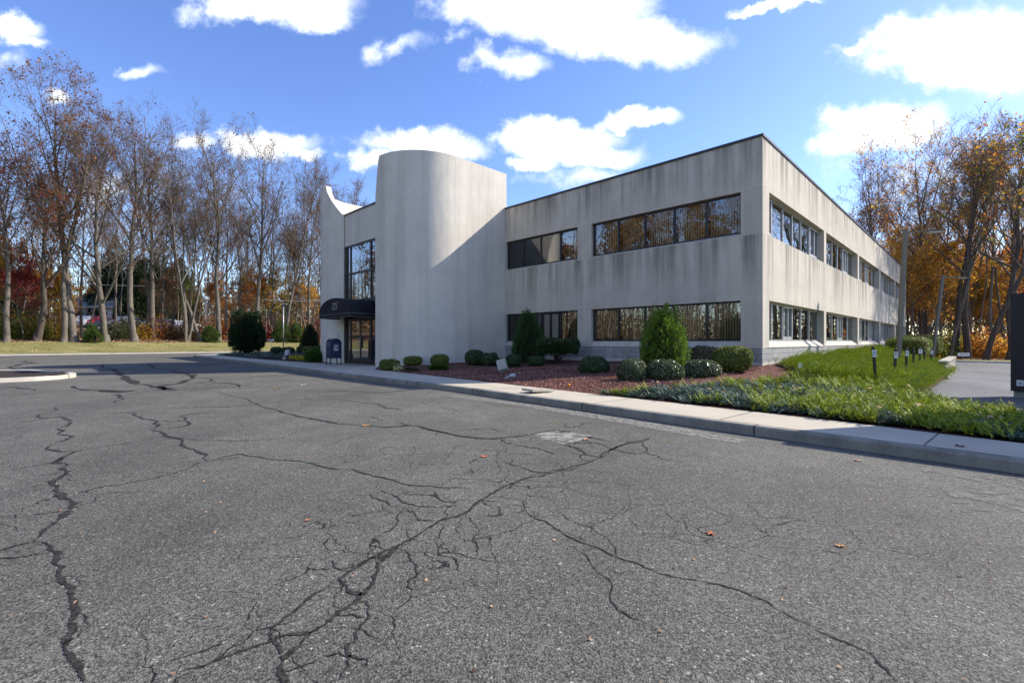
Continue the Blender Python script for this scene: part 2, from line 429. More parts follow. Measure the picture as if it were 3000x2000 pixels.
# ================================================================ SETTING
INNER = [(-5.9, 21.2), (-5.57, 19.0), (-.6, 12.98), (2.62, 9.02), (4.38, 6.94), (5.66, 5.19), (8.4, 2.0), (14, -5)]
INNER_L = [(-9.35, 24.2), (-10.3, 24.75), (-12.4, 26.4), (-17.2, 31.0), (-22.6, 36.8), (-25.0, 39.8), (-24.6, 41.2), (-20, 45.5)]
KERB = [(12, -4.1), (8.5, .15), (4.82, 4.42), (2.74, 6.78), (.753, 9.12), (-1.5, 11.8), (-3.6, 14.0), (-6.86, 17.45), (-10.2, 21.2),
        (-15.4, 26.9), (-22.1, 33.9), (-25.6, 37.8), (-26.6, 39.6), (-26.4, 41.2), (-25.2, 42.6), (-20.5, 46.8)]
def smooth(pts, k=4):
    P = [Vector((*p, 0)) for p in pts]; out = []
    for i in range(len(P)-1):
        p0 = P[max(i-1, 0)]; p1 = P[i]; p2 = P[i+1]; p3 = P[min(i+2, len(P)-1)]
        for j in range(k):
            t = j/k
            q = .5*((2*p1) + (p2-p0)*t + (2*p0-5*p1+4*p2-p3)*t*t + (3*p1-p0-3*p2+p3)*t**3)
            out.append((q.x, q.y))
    out.append(tuple(pts[-1])); return out
def offset(pts, d):
    out = []
    for i, (x, y) in enumerate(pts):
        a = pts[max(i-1, 0)]; b = pts[min(i+1, len(pts)-1)]
        dx, dy = b[0]-a[0], b[1]-a[1]; L = math.hypot(dx, dy)
        out.append((x+dy/L*d, y-dx/L*d))
    return out
KS = smooth(KERB, 4)
def to_pt(x, y):
    dx, dy = x-CX, y-CY
    return (dx-dy)*S2, (dx+dy)*S2
def bed_z(x, y):
    x = np.asarray(x, float); y = np.asarray(y, float)
    d = np.minimum(seg_dist(x, y, INNER[1:]), seg_dist(x, y, INNER_L))
    p, t = to_pt(x, y)
    z = .12 + .045*np.clip(d, 0, 8) - .12*np.clip(p, 0, 6)*np.clip(d/5, 0, 1) - .012*np.clip(t, 0, 30)*(p > -.5)
    z = z + .040*np.clip(t, 0, 18)*np.exp(-np.clip(p, 0, 9)/1.4)*(p > -.5)
    z = np.maximum(z, np.where(p > 2, -.30*np.clip((t+7)/20, 0, 1)+.05, -9))
    return z + .012*np.sin(x*3.1+y*1.7) + .01*np.sin(y*4.3-x*2.2)
LN = (-.676, .737)
def dL(x, y): return (x+44.6)*LN[0] + (y-40.9)*LN[1]
def hill_z(x, y):
    d = dL(np.asarray(x, float), np.asarray(y, float))
    return .12 + .15*np.clip(d, 0, 8.4) + .07*np.clip(d-8.4, 0, 55) + .04*np.sin(x*.7)*np.cos(y*.6)
def LP(d, k): return (-44.6 + LN[0]*d + .737*k, 40.9 + LN[1]*d + .676*k)
def ground_z(x, y):
    return float(hill_z(x, y)) if dL(x, y) > .2 else -.34
def drive_z(x, y):
    p, t = to_pt(np.asarray(x, float), np.asarray(y, float))
    return -.30*np.clip((t+7)/20, 0, 1)

def flat(z): return lambda x, y: np.full(np.shape(x), z)
tag(sheet('ground', [(-700, -300), (700, -300), (700, 900), (-700, 900)], 60, flat(-.345), M['forest']), kind='structure')
tag(sheet('hillside', [LP(6.5, -120), LP(6.5, 140), LP(160, 160), LP(160, -120)], 3.5, hill_z, M['forest']), kind='structure')
tag(sheet('lawn', [LP(.12, -120), LP(.12, 120), LP(7.2, 120), LP(7.0, 30), LP(6.6, 10), LP(7.4, 2), LP(6.7, -6), LP(7.3, -20), LP(7, -120)], 1.6, lambda x, y: hill_z(x, y)+.012, M['lawn']), kind='structure')
lot = [W(-34, 62), W(-34, -7), W(60, -7), W(60, -60), LP(0, -130), LP(0, 88)]
tag(sheet('parking_lot', lot, 8, flat(0.), M['asphalt']), kind='structure')
tag(sheet('driveway', [W(3.3, -7), W(40, -7), W(40, 32), W(3.4, 32)], 3, drive_z, M['drive']), kind='structure')
tag(sheet('verge', [W(3.4, 32.3), W(40, 32.3), W(40, 36), W(-1, 36), W(-1, 34)], 2, lambda x, y: -.2+.03*np.sin(x), M['lawn']), kind='structure')
# kerbs
def kerb_strip(name, pts, w, z0, z1, mat, side=1):
    m = MB(); A = pts; c = .025
    prof = [(0, z0), (0, z1-c), (c, z1), (w, z1), (w, z0)]
    rows = []
    for k, (o, z) in enumerate(prof):
        rows.append([(x, y, z) for x, y in offset(A, o*side)])
    n = len(A)
    for r in range(4):
        vs = rows[r]+rows[r+1]
        fs = [(i, i+1, n+i+1, n+i) if side > 0 else (i, n+i, n+i+1, i+1) for i in range(n-1)]
        m.add(vs, fs, 0)
    return m.build(name, mat)
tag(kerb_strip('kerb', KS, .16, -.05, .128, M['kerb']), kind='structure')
tag(kerb_strip('far_kerb', [LP(-.02, k) for k in np.arange(-110, 86, 3.0)], .15, -.05, .135, M['kerb_far'], side=-1), kind='structure')
tag(kerb_strip('driveway_kerb', [W(40, 32), W(20, 32.1), W(3.4, 32)], .2, -.36, -.17, M['kerb_far'], side=1), kind='structure')
# sidewalk surface from the back of the kerb to the beds
sw = offset(KS, .165)
entr = [(-5.9, 21.2), W(-15.2, -5.3), W(-15.3, -5.0), W(-18.7, -5.0), W(-19.3, -5.5), (-9.35, 24.2)]
inner_all = INNER[::-1][:-1] + entr + INNER_L[1:]
swp = sw + inner_all[::-1]
tag(sheet('sidewalk', swp, 1.2, flat(.124), M['sidewalk']), kind='structure')
# scored joints
jm = MB()
def foot(pt, pts):
    best = None
    for (x0, y0), (x1, y1) in zip(pts[:-1], pts[1:]):
        dx, dy = x1-x0, y1-y0; t = max(0, min(1, ((pt[0]-x0)*dx+(pt[1]-y0)*dy)/(dx*dx+dy*dy)))
        q = (x0+t*dx, y0+t*dy); d = math.hypot(q[0]-pt[0], q[1]-pt[1])
        if best is None or d < best[0]: best = (d, q)
    return best[1]
def ground_bar(m, a, b, w, z, mi=0):
    dx, dy = b[0]-a[0], b[1]-a[1]; L = math.hypot(dx, dy); nx, ny = -dy/L*w/2, dx/L*w/2
    m.add([(a[0]+nx, a[1]+ny, z), (a[0]-nx, a[1]-ny, z), (b[0]-nx, b[1]-ny, z), (b[0]+nx, b[1]+ny, z)], [(0, 1, 2, 3)], mi)
for s in [(5.66-.45, 5.19+.55), (4.38-.5, 6.94+.6), (2.4, 9.3), (.4, 11.75), (-1.6, 14.2), (-3.6, 16.6), (-12.4, 26.4), (-15, 28.8), (-18, 31.8), (-21, 35)]:
    q = foot(s, sw); ground_bar(jm, foot(s, inner_all), q, .014, .1275)
b_ = offset(KS, .168)
for a, b in zip(b_[:-1], b_[1:]): ground_bar(jm, a, b, .010, .1272)
tag(jm.build('sidewalk_joints', simple('joint dirt', (.09, .08, .065), .9)), kind='structure')
jm = MB()
for i in (7, 11, 15, 19, 23, 27, 30, 33, 37, 40):
    a = KS[i]; b = offset(KS, .16)[i]; dx, dy = b[0]-a[0], b[1]-a[1]; L = math.hypot(dx, dy); u = Vector((dx/L, dy/L, 0)); v = Vector((-u.y, u.x, 0))
    c = Vector((a[0], a[1], .04)) + u*.08
    jm.obox(c, u*.083, v*.008, Vector((0, 0, .0905)))
tag(jm.build('kerb_joints', simple('kerb gap', (.02, .018, .016), .9)), kind='structure')

# planting beds
front_bed = [(-5.57, 19.0), (-.6, 12.98), (2.62, 9.02), (4.38, 6.94), (5.66, 5.19), (8.4, 2.0), (10.2, 1.2), W(7.0, -6.9), W(5.4, -5.6), W(4.5, -4.4), W(4.0, -2.5),
             W(4.0, 12), W(3.9, 20), W(3.4, 31.5), W(-.2, 31.5), W(-.2, .2), W(-12, .2), W(-12, -3), W(-13.6, -5.1), W(-14.4, -5.4), (-5.9, 21.2)]
tag(sheet('planting_bed', front_bed, .35, bed_z, M['mulch']), kind='structure')
left_bed = [(-9.35, 24.2)] + INNER_L[1:] + [W(-34.5, 3), W(-22.2, 3), W(-22.4, -3), W(-20.4, -5.4), W(-19.6, -5.5)]
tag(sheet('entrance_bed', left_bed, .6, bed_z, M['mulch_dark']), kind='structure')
# island at the far left
isl = smooth([(-15.25, 15.9), (-15.2, 15.2), (-15.6, 14.5), (-17.5, 12.2), (-20, 10), (-24, 9), (-27, 11), (-25, 15), (-20.4, 18.4), (-18.2, 18.0), (-16.4, 17.1), (-15.5, 16.4), (-15.25, 15.9)], 4)
tag(kerb_strip('island_kerb', isl, .2, -.05, .13, M['kerb_far'], side=-1), kind='structure')
tag(sheet('traffic_island', offset(isl, -.19)[:-1], .7, lambda x, y: .11+.03*np.sin(x*2)*np.cos(y*2), M['mulch_dark']), kind='structure')

# worn paint, patches and cracks on the asphalt
def worn(name, c, sc, th):
    t = NT(name); co = t.coord(); n = t.noise(co, sc, 5, .75)
    k = t.mr(t.noise(co, 70, 3, .6), .3, .7, .6, 1.2)
    tr = t.n('ShaderNodeBsdfTransparent')
    mx = t.n('ShaderNodeMixShader'); t.set(mx.inputs[0], t.mr(n, th, th+.08)); t.set(mx.inputs[1], tr.outputs[0]); t.set(mx.inputs[2], t.pr(t.mix(1., c, grey(t, k), 'MULTIPLY'), .8, .2))
    return t.done(mx.outputs[0])
pm = MB()
pts = [(P3(1307, 1160), P3(1330, 1157)), (P3(1530, 1190), P3(1560, 1184.5)), (P3(1760, 1229), P3(1800, 1220)), (P3(2000, 1272), P3(2030, 1259)), (P3(2155, 1299), P3(2190, 1290))]
pm.add([(*q, .004) for pr in pts for q in pr], [(2*i, 2*i+2, 2*i+3, 2*i+1) for i in range(4)])
tag(pm.build('faded_white_stripe', worn('faded white paint', (.25, .235, .2), 14, .42)), kind='structure')
pm = MB(); ground_bar(pm, P3(1157, 1151), P3(2060, 1311), .07, .0042)
tag(pm.build('faded_yellow_stripe', worn('faded yellow paint', (.33, .27, .08), 5, .545)), kind='structure')
pm = MB(); q = [P3(*a) for a in ((1548, 1276), (1657, 1303), (1700, 1290), (1737, 1277.5), (1680, 1268), (1630, 1263), (1590, 1268))]
pm.add([(x, y, .0045) for x, y in q], [tuple(range(len(q)))])
tag(pm.build('concrete_patch', worn('worn concrete patch', (.30, .285, .245), 5, .44)), kind='structure')
pm = MB(); q = [P3(*a) for a in ((2700, 1375), (2820, 1500), (3040, 1500), (3050, 1405), (2900, 1388))]
pm.add([(x, y, .0038) for x, y in q], [tuple(range(len(q)))])
tag(pm.build('asphalt_patch', worn('paler worn asphalt', (.17, .16, .135), 3, .5)), kind='structure')

rng = random.Random(5)
CR = MB()
def rag(pts, n=4, amp=.16):
    for _ in range(n):
        o = [pts[0]]
        for a, b in zip(pts[:-1], pts[1:]):
            dx, dy = b[0]-a[0], b[1]-a[1]; r = rng.uniform(-amp, amp)
            o += [((a[0]+b[0])/2-dy*r, (a[1]+b[1])/2+dx*r), b]
        pts = o
    return pts
def crack(px, w, n=3, amp=.15, sc=1.2755, spawn=0, taper=True, world=False):
    pts = px if world else [P3(x*sc, y*sc) for x, y in px]
    pts = rag(pts, n, amp); k = len(pts); ws = []
    wv = w
    for i in range(k):
        wv += (w-wv)*.3+rng.uniform(-.45, .45)*w
        e = min(1, min(i, k-1-i)/(k*.12)+.12) if taper else 1
        ws.append(max(w*.15, wv)*e)
    vs = []; 
    for i, (x, y) in enumerate(pts):
        a = pts[max(i-1, 0)]; b = pts[min(i+1, k-1)]; dx, dy = b[0]-a[0], b[1]-a[1]; L = math.hypot(dx, dy) or 1
        nx, ny = -dy/L, dx/L; r1, r2 = rng.uniform(.3, .8), rng.uniform(.3, .8)
        vs += [(x+nx*ws[i]*r1, y+ny*ws[i]*r1, .0032), (x-nx*ws[i]*r2, y-ny*ws[i]*r2, .0032)]
    CR.add(vs, [(2*i, 2*i+1, 2*i+3, 2*i+2) for i in range(k-1)])
    for _ in range(spawn):
        i = rng.randrange(2, k-2); a = rng.uniform(0, 2*PI); L = rng.uniform(.1, .35)*(1+pts[i][1]*.05)
        q = [pts[i]]
        for j in range(4):
            a += rng.uniform(-.7, .7); q.append((q[-1][0]+math.cos(a)*L/4, q[-1][1]+math.sin(a)*L/4))
        crack(q, w*.18, 2, .2, world=True)
crack([(255, 905), (265, 925), (190, 945), (180, 965)][0:2], .05, 3)
z = 1500/2352.
def cz(pts, w, **k):   # traced on the enlarged lower left quarter of the photograph
    crack([(x*z, y*z+1100) for x, y in pts], w, sc=1., **k)
cz([(270, 138), (255, 150), (175, 185), (190, 195), (290, 192), (320, 225), (265, 245), (270, 262), (335, 280), (290, 300), (215, 335), (260, 345), (340, 350), (250, 400), (310, 410), (315, 440), (250, 480), (255, 520), (330, 575), (330, 610), (290, 650), (215, 700), (165, 765)], .036, n=4, amp=.12, spawn=4)
cz([(165, 765), (230, 790), (275, 820), (290, 880), (285, 950), (325, 1020), (340, 1060), (330, 1140), (315, 1210), (330, 1280), (365, 1340), (385, 1411)], .02, n=4, amp=.12, spawn=4)
cz([(165, 765), (100, 775), (0, 805)], .022); cz([(210, 820), (90, 835), (-60, 850)], .010)
cz([(585, 168), (620, 185), (720, 208), (690, 250), (760, 270), (830, 320), (900, 345), (950, 390)], .032, n=4, amp=.12, spawn=2)
cz([(0, 225), (170, 205), (300, 185), (585, 170), (800, 150), (1050, 145), (1300, 118), (1500, 100), (1760, 78), (1900, 68)], .022, n=4, amp=.08)
cz([(720, 208), (850, 208), (820, 190), (990, 165)], .03); cz([(850, 208), (840, 235), (760, 245)], .03)
cz([(950, 390), (1020, 375), (1110, 358), (1200, 375), (1330, 390), (1450, 408), (1540, 430), (1620, 430), (1760, 468), (1830, 490), (1900, 505), (2050, 515), (2180, 520)], .017, amp=.1, spawn=2)
cz([(950, 392), (890, 410), (790, 450), (600, 490), (340, 545)], .012); cz([(950, 392), (1110, 372)], .01)
cz([(0, 440), (240, 400), (340, 350), (600, 310), (750, 275), (900, 295), (1080, 300), (1350, 285)], .012, amp=.06)
cz([(990, 72), (1060, 95), (1180, 130), (1260, 155), (1370, 188), (1480, 208), (1600, 225), (1700, 230), (1780, 238), (1900, 230), (2050, 265), (2150, 285), (2260, 290), (2352, 300)], .035, amp=.08, spawn=2)
cz([(1510, 103), (1640, 120), (1760, 148), (1850, 158)], .02); cz([(1660, 215), (1750, 215), (1700, 185)], .02); cz([(1480, 330), (1600, 290), (1700, 262)], .012)
cz([(2352, 495), (2280, 530), (2200, 575), (2130, 635), (2020, 665), (1940, 720), (1860, 765), (1780, 800), (1680, 855), (1600, 905), (1560, 940)], .020, amp=.07, spawn=5, taper=False)
cz([(1825, 790), (1790, 820), (1740, 860), (1720, 940), (1670, 1000), (1640, 1035), (1560, 1085), (1500, 1140), (1430, 1180), (1350, 1185), (1250, 1210), (1290, 1280)], .018, amp=.09, spawn=2, taper=False)
cz([(1560, 940), (1600, 985), (1660, 1010)], .016); cz([(1430, 1180), (1380, 1240), (1310, 1290), (1290, 1360), (1320, 1411)], .02, amp=.1, taper=False)
cz([(1560, 935), (1480, 985), (1390, 1050), (1310, 1110), (1245, 1180), (1240, 1225), (1150, 1250), (1040, 1290), (950, 1330), (800, 1365)], .010, amp=.1, spawn=1)
cz([(1530, 845), (1560, 890), (1640, 880), (1700, 840), (1800, 830)], .007); cz([(1660, 1030), (1700, 1060), (1690, 1110), (1660, 1150), (1640, 1210), (1590, 1250), (1600, 1330), (1560, 1400)], .008, spawn=1)
cz([(1550, 1100), (1680, 1110)], .008); cz([(1290, 1360), (1400, 1330), (1480, 1290), (1560, 1270), (1690, 1300), (1680, 1340)], .008)
cz([(1825, 790), (1880, 830), (1915, 870), (1920, 910), (1870, 970), (1920, 985)], .008); cz([(1730, 480), (1760, 530), (1850, 580), (1920, 600), (2020, 605), (2130, 600)], .009, amp=.14)
cz([(1850, 540), (2000, 550), (2050, 580), (2180, 575)], .008, amp=.14); cz([(1700, 535), (1780, 580), (1860, 610), (1820, 690), (1720, 750), (1750, 780)], .009, amp=.14)
cz([(1870, 615), (1920, 660), (2000, 670)], .008); cz([(1720, 750), (1700, 780), (1770, 800)], .008); cz([(2130, 640), (2190, 690), (2170, 760), (2190, 830)], .008)
cz([(2200, 580), (2290, 600), (2310, 640), (2220, 640)], .008, amp=.15); cz([(2000, 760), (2040, 830), (2100, 850), (2110, 900)], .006)
z0 = 1.2755
crack([(1480, 1010), (1420, 1025), (1380, 1050), (1330, 1068), (1270, 1080), (1205, 1100), (1160, 1125)], .02, amp=.08, spawn=2)
crack([(1190, 1135), (1230, 1190), (1290, 1222), (1350, 1250), (1420, 1280), (1500, 1310), (1600, 1332), (1700, 1355), (1760, 1380), (1850, 1430), (1930, 1470), (2000, 1500), (2040, 1540), (2060, 1568)], .009, amp=.1, spawn=2)
crack([(1190, 1135), (1260, 1145), (1300, 1190), (1400, 1240), (1420, 1280)], .006, amp=.12)
crack([(1300, 1250), (1400, 1330), (1420, 1400), (1500, 1440)], .006, amp=.12)
def cy(pts, w, **k): crack([(x*.38265+1100, y*.38265+1000) for x, y in pts], w, sc=1., **k)
cy([(0, 655), (170, 650), (270, 640), (380, 670), (550, 700), (620, 720), (780, 745), (960, 740), (1100, 725), (1170, 715), (1370, 680), (1480, 690), (1700, 745), (1800, 770)], .03, amp=.08, spawn=2)
cy([(1450, 790), (1520, 810), (1620, 870), (1740, 885), (1810, 825), (1900, 790), (2010, 770), (2100, 735)], .025, amp=.1, spawn=2, taper=False)
cy([(1460, 790), (1580, 750), (1670, 725)], .02); cy([(1520, 800), (1530, 780), (1640, 770), (1760, 795), (1810, 825), (1900, 845), (2000, 865), (2060, 850), (2080, 820), (2040, 770)], .018, amp=.1)
cy([(1740, 885), (1640, 920), (1560, 880), (1590, 860)], .018); cy([(1640, 920), (1500, 980), (1340, 1005), (1200, 1040), (1130, 1045)], .014, spawn=1); cy([(930, 915), (1060, 950), (1180, 985), (1340, 1005)], .012)
cy([(960, 745), (1000, 780), (1140, 800), (1250, 820), (1380, 870)], .018); cy([(2060, 850), (2200, 900), (2340, 920)], .014); cy([(550, 690), (700, 675), (860, 665), (1000, 690)], .012)
cy([(0, 495), (100, 510), (200, 525)], .02); cy([(150, 600), (200, 630), (250, 640)], .02); cy([(1450, 620), (1440, 660), (1560, 650), (1660, 615)], .012); cy([(300, 460), (480, 500), (640, 540)], .012)
cy([(-500, 395), (-300, 375), (-120, 385), (60, 395), (260, 370), (380, 370)], .05, amp=.1)
# far cracks, wider sealed smears
def cx_(pts, w, **k): crack([(x*.29762, y*.29762+850) for x, y in pts], w, sc=1., **k)
cx_([(1020, 725), (1150, 800), (1230, 870), (1340, 930)], .16, amp=.05, n=2); cx_([(1480, 720), (1700, 790), (1850, 830), (1890, 870), (1760, 920), (1560, 950), (1600, 985)], .16, amp=.08)
cx_([(70, 790), (160, 745), (260, 695)], .18, n=2); cx_([(0, 950), (200, 965), (430, 990)], .1); cx_([(730, 940), (860, 985), (1300, 990)], .14, amp=.05); cx_([(1340, 930), (1500, 945), (1760, 920), (2050, 912)], .10, spawn=2)
cx_([(1340, 930), (1700, 900), (2352, 915)], .05); cx_([(230, 800), (400, 790), (560, 785)], .1); cx_([(1800, 820), (1900, 860), (2100, 910), (2352, 960)], .06)
cx_([(1000, 985), (1200, 1005), (1300, 985)], .25, n=2); cx_([(1480, 950), (1620, 975), (1720, 985)], .3, n=2)
def crack_mat():
    t = NT('crack filler'); co = t.coord(); n = t.noise(co, 30, 3)
    return t.done(t.pr(t.mix(t.mr(n, .4, .7), (.018, .016, .014), (.06, .054, .045)), .8, .2))
tag(CR.build('asphalt_cracks', crack_mat()), kind='structure')

# ================================================================ BUILDING (local x = depth q, local y = along the front w)
BLD = empty('office_building', (CX, CY, 0), R(45), 'two-storey pale precast concrete office building with strip windows and curved entrance towers', 'building')
T_ = .32
def bx(m, fac, s0, s1, d0, d1, z0, z1, mi=0):
    if fac == 'F': m.box(d0, d1, s0, s1, z0, z1, mi)
    else: m.box(s0, s1, d0, d1, z0, z1, mi)
def pt(fac, s, d, z): return (d, s, z) if fac == 'F' else (s, d, z)
wall = MB(); plinth = MB(); foot_ = MB()
ZL, ZH = (1.04, 1.26, 2.60, 2.71), (4.73, 4.83, 6.18, 6.28)
def facade(fac, a, b, openings):
    m = wall
    bx(m, fac, a, b, 0, T_, 2.60, 4.73); bx(m, fac, a, b, 0, T_, 6.18, 7.82)
    bx(plinth, fac, a, b, .02, T_, .56, 1.04); bx(foot_, fac, a, b, .0, T_, -.3, .56)
    edges = [a] + [v for o in openings for v in o[:2]] + [b]
    for z0, zs, z1, zt in (ZL, ZH):
        for i in range(0, len(edges), 2):
            if edges[i+1]-edges[i] > .01: bx(m, fac, edges[i], edges[i+1], 0, T_, z0, z1)
        for o in openings:     # sloped sill
            s0, s1 = o[:2]; r = .13 if fac == 'F' else .2
            vs = [pt(fac, s, d, z) for s in (s0, s1) for d, z in ((0, z0), (T_, z0), (T_, zs), (r, zs), (0, z0+.03))]
            m.add(vs, [(0, 1, 2, 3, 4), (9, 8, 7, 6, 5), (4, 3, 8, 9), (3, 2, 7, 8), (0, 4, 9, 5), (1, 0, 5, 6)])
BLIND_SEED = random.Random(3)
def window(fac, s0, s1, mull, zs, z1, sliders=(), blinds='all', fm='bronze'):
    r = .14 if fac == 'F' else .21
    fr = MB(); fw = .055; D0, D1 = r, r+.09
    bx(fr, fac, s0, s1, D0, D1, zs, zs+fw); bx(fr, fac, s0, s1, D0, D1, z1-fw, z1)
    E = [s0] + list(mull) + [s1]
    bx(fr, fac, s0, s0+fw, D0, D1, zs+fw, z1-fw); bx(fr, fac, s1-fw, s1, D0, D1, zs+fw, z1-fw)
    for q in mull: bx(fr, fac, q-fw*.6, q+fw*.6, D0-.004, D1, zs+fw, z1-fw)
    for k in sliders:      # inner sash of an openable light
        a, b = E[k]+.06, E[k+1]-.06; mid = (a+b)/2; z0_, z1_ = zs+fw+.12, z1-fw
        bx(fr, fac, a, b, D0+.004, D1-.01, zs+fw, z0_)
        for q0, q1 in ((a, a+.05), (mid-.03, mid+.03), (b-.05, b)): bx(fr, fac, q0, q1, D0-.02, D1-.01, z0_, z1_-.05)
        bx(fr, fac, a, b, D0-.02, D1-.01, z1_-.05, z1_)
    f = fr.build('window', M[fm], BLD)
    g = MB(); bx(g, fac, s0+.03, s1-.03, D0+.035, D0+.043, zs+.03, z1-.03)
    g.build('pane', M['glass' if fac == 'F' else 'glass_side'], f)
    rr = BLIND_SEED
    for i in range(len(E)-1):
        bl = MB()
        a, b = E[i]+.05, E[i+1]-.05
        mode = blinds[i % len(blinds)] if blinds != 'all' else 'b'
        if mode == 'o': continue
        if mode == 'd': bx(bl, fac, a+.04, b-.02, D1+.12, D1+.13, zs+.05, z1-.05, 0); bl.build('reflection_sheet', M['pane_reflection'], f); continue  # pale sheet added behind the glass as a painted reflection
        n = int((b-a)/.085)
        lim = 1.0 if mode == 'b' else .55
        for j in range(n):
            if j > n*lim: break
            c = a+(j+.5)*(b-a)/n; ang = rr.gauss(.5, .08); ca, sa = math.cos(ang)*.044, math.sin(ang)*.044
            vs = [pt(fac, c-ca, D1+.12-sa, zs+.07), pt(fac, c+ca, D1+.12+sa, zs+.07), pt(fac, c+ca, D1+.12+sa, z1-.04), pt(fac, c-ca, D1+.12-sa, z1-.04)]
            bl.add(vs, [(0, 1, 2, 3)])
        bx(bl, fac, a, b, D1+.1, D1+.15, z1-.045, z1-.01)
        bl.build('blind', M['blind'], f)
FO = [(.66, 6.63), (7.35, 11.80), (22.6, 27.05), (27.77, 33.0)]
facade('F', 0, 11.85, FO[:2]); WING = (wall, plinth, foot_)
wall, plinth, foot_ = MB(), MB(), MB(); facade('F', 22.85, 33.65, FO[2:])
wall.build('wall', M['precast'], BLD); plinth.build('plinth', M['block'], BLD); foot_.build('footing', M['kerb_far'], BLD)
wall, plinth, foot_ = WING
M1 = [1.85, 3.04, 4.23, 5.41]; M2 = [8.41, 9.58, 10.70]
window('F', .66, 6.63, M1, ZH[1], ZH[2], (), 'bbbbb'); window('F', .66, 6.63, M1, ZL[1], ZL[2], (), 'bbbbb')
window('F', 7.35, 11.80, M2, ZH[1], ZH[2], (), 'bdbh'); window('F', 7.35, 11.80, M2, ZL[1], ZL[2], (1, 3), 'hbhb')
for zz in (ZL, ZH):
    window('F', 22.9, 27.05, [24, 25.1], zz[1], zz[2]); window('F', 27.77, 33.0, [29, 30.3, 31.6], zz[1], zz[2])
SO = []
for k in range(5):
    a = .68+8.06*k; b = min(a+7.65, 40.15); SO.append((a, b))
facade('S', T_, 40.4, SO)
for k, (a, b) in enumerate(SO):
    e = [a+f*(b-a) for f in (.13, .30, .46, .62, .79)]
    window('S', a, b, e, ZL[1], ZL[2], ((2,), (0, 3), (1, 4), (2,), (3,))[k], ('hbbbob', 'bobhbb', 'bbhbob', 'bbobbb', 'bbbbbb')[k], 'alu')
    window('S', a, b, e, ZH[1], ZH[2], ((0, 5), (0, 4), (1, 3), (2,), (3,))[k], ('boohbb', 'booobb', 'bobobb', 'oobbob', 'bbbbbb')[k], 'alu')
# remaining outer walls, hidden from the street
wall.box(T_, 40.4, 33.35, 33.65, -.3, 7.82); wall.box(40.1, 40.4, T_, 33.35, -.3, 7.82)
wall.build('wall', M['precast'], BLD); plinth.build('plinth', M['block'], BLD); foot_.build('footing', M['kerb_far'], BLD)
c = MB()
c.box(-.04, .36, -.04, 11.83, 7.82, 7.90); c.box(.36, 40.44, -.04, .36, 7.82, 7.90); c.box(-.04, .36, 22.87, 33.69, 7.82, 7.90); c.box(.36, 40.44, 33.3, 33.69, 7.82, 7.9)
c.box(-5.11, -4.78, 14.75, 18.75, 7.82, 7.90)
c.build('roof_coping', M['coping'], BLD)
rf = MB(); rf.box(.32, 40.1, .33, 33.3, 7.40, 7.50); rf.box(-3.4, .32, 12.2, 22.2, 7.40, 7.50); rf.box(-4.8, -3.4, 13.2, 21.2, 7.40, 7.50)
rf.build('roof', M['roofing'], BLD)
it = MB(); it.box(1.3, 39, 1.3, 32.5, -.2, 7.3); it.box(.33, 1.3, .33, 33.2, 2.95, 4.4); it.box(1.3, 40.0, .33, 1.3, 2.95, 4.4); it.box(.33, 1.3, .33, 33.2, 6.75, 7.3); it.box(1.3, 40.0, .33, 1.3, 6.75, 7.3)
it.build('interior', M['dark'], BLD)
# sealant joints
class Joints:
    def box(s, *a): MB().box(*a).build('sealant_joint', M['caulk'], BLD)
j = Joints(); e = .003; w_ = .016
for z0, z1 in ((2.71, 4.73), (6.28, 7.82)):
    j.box(-e, .001, 6.98-w_/2, 6.98+w_/2, z0, z1)
    for k in range(1, 5): s = .68+8.06*k-.2; j.box(s-w_/2, s+w_/2, -e, .001, z0, z1)
for z_ in (2.71, 4.73, 6.28, 1.06):
    j.box(-e, .001, .0, .6, z_-w_/2, z_+w_/2); j.box(-e, .001, 6.66, 7.32, z_-w_/2, z_+w_/2)
    j.box(.0, .62, -e, .001, z_-w_/2, z_+w_/2)
    for k in range(1, 5): s = .68+8.06*k; j.box(s-.38, s-.03, -e, .001, z_-w_/2, z_+w_/2)
j.box(-.012, .001, -.012, .004, .5, 7.8); j.box(-.03, 0, 11.815, 11.835, .4, 7.8)

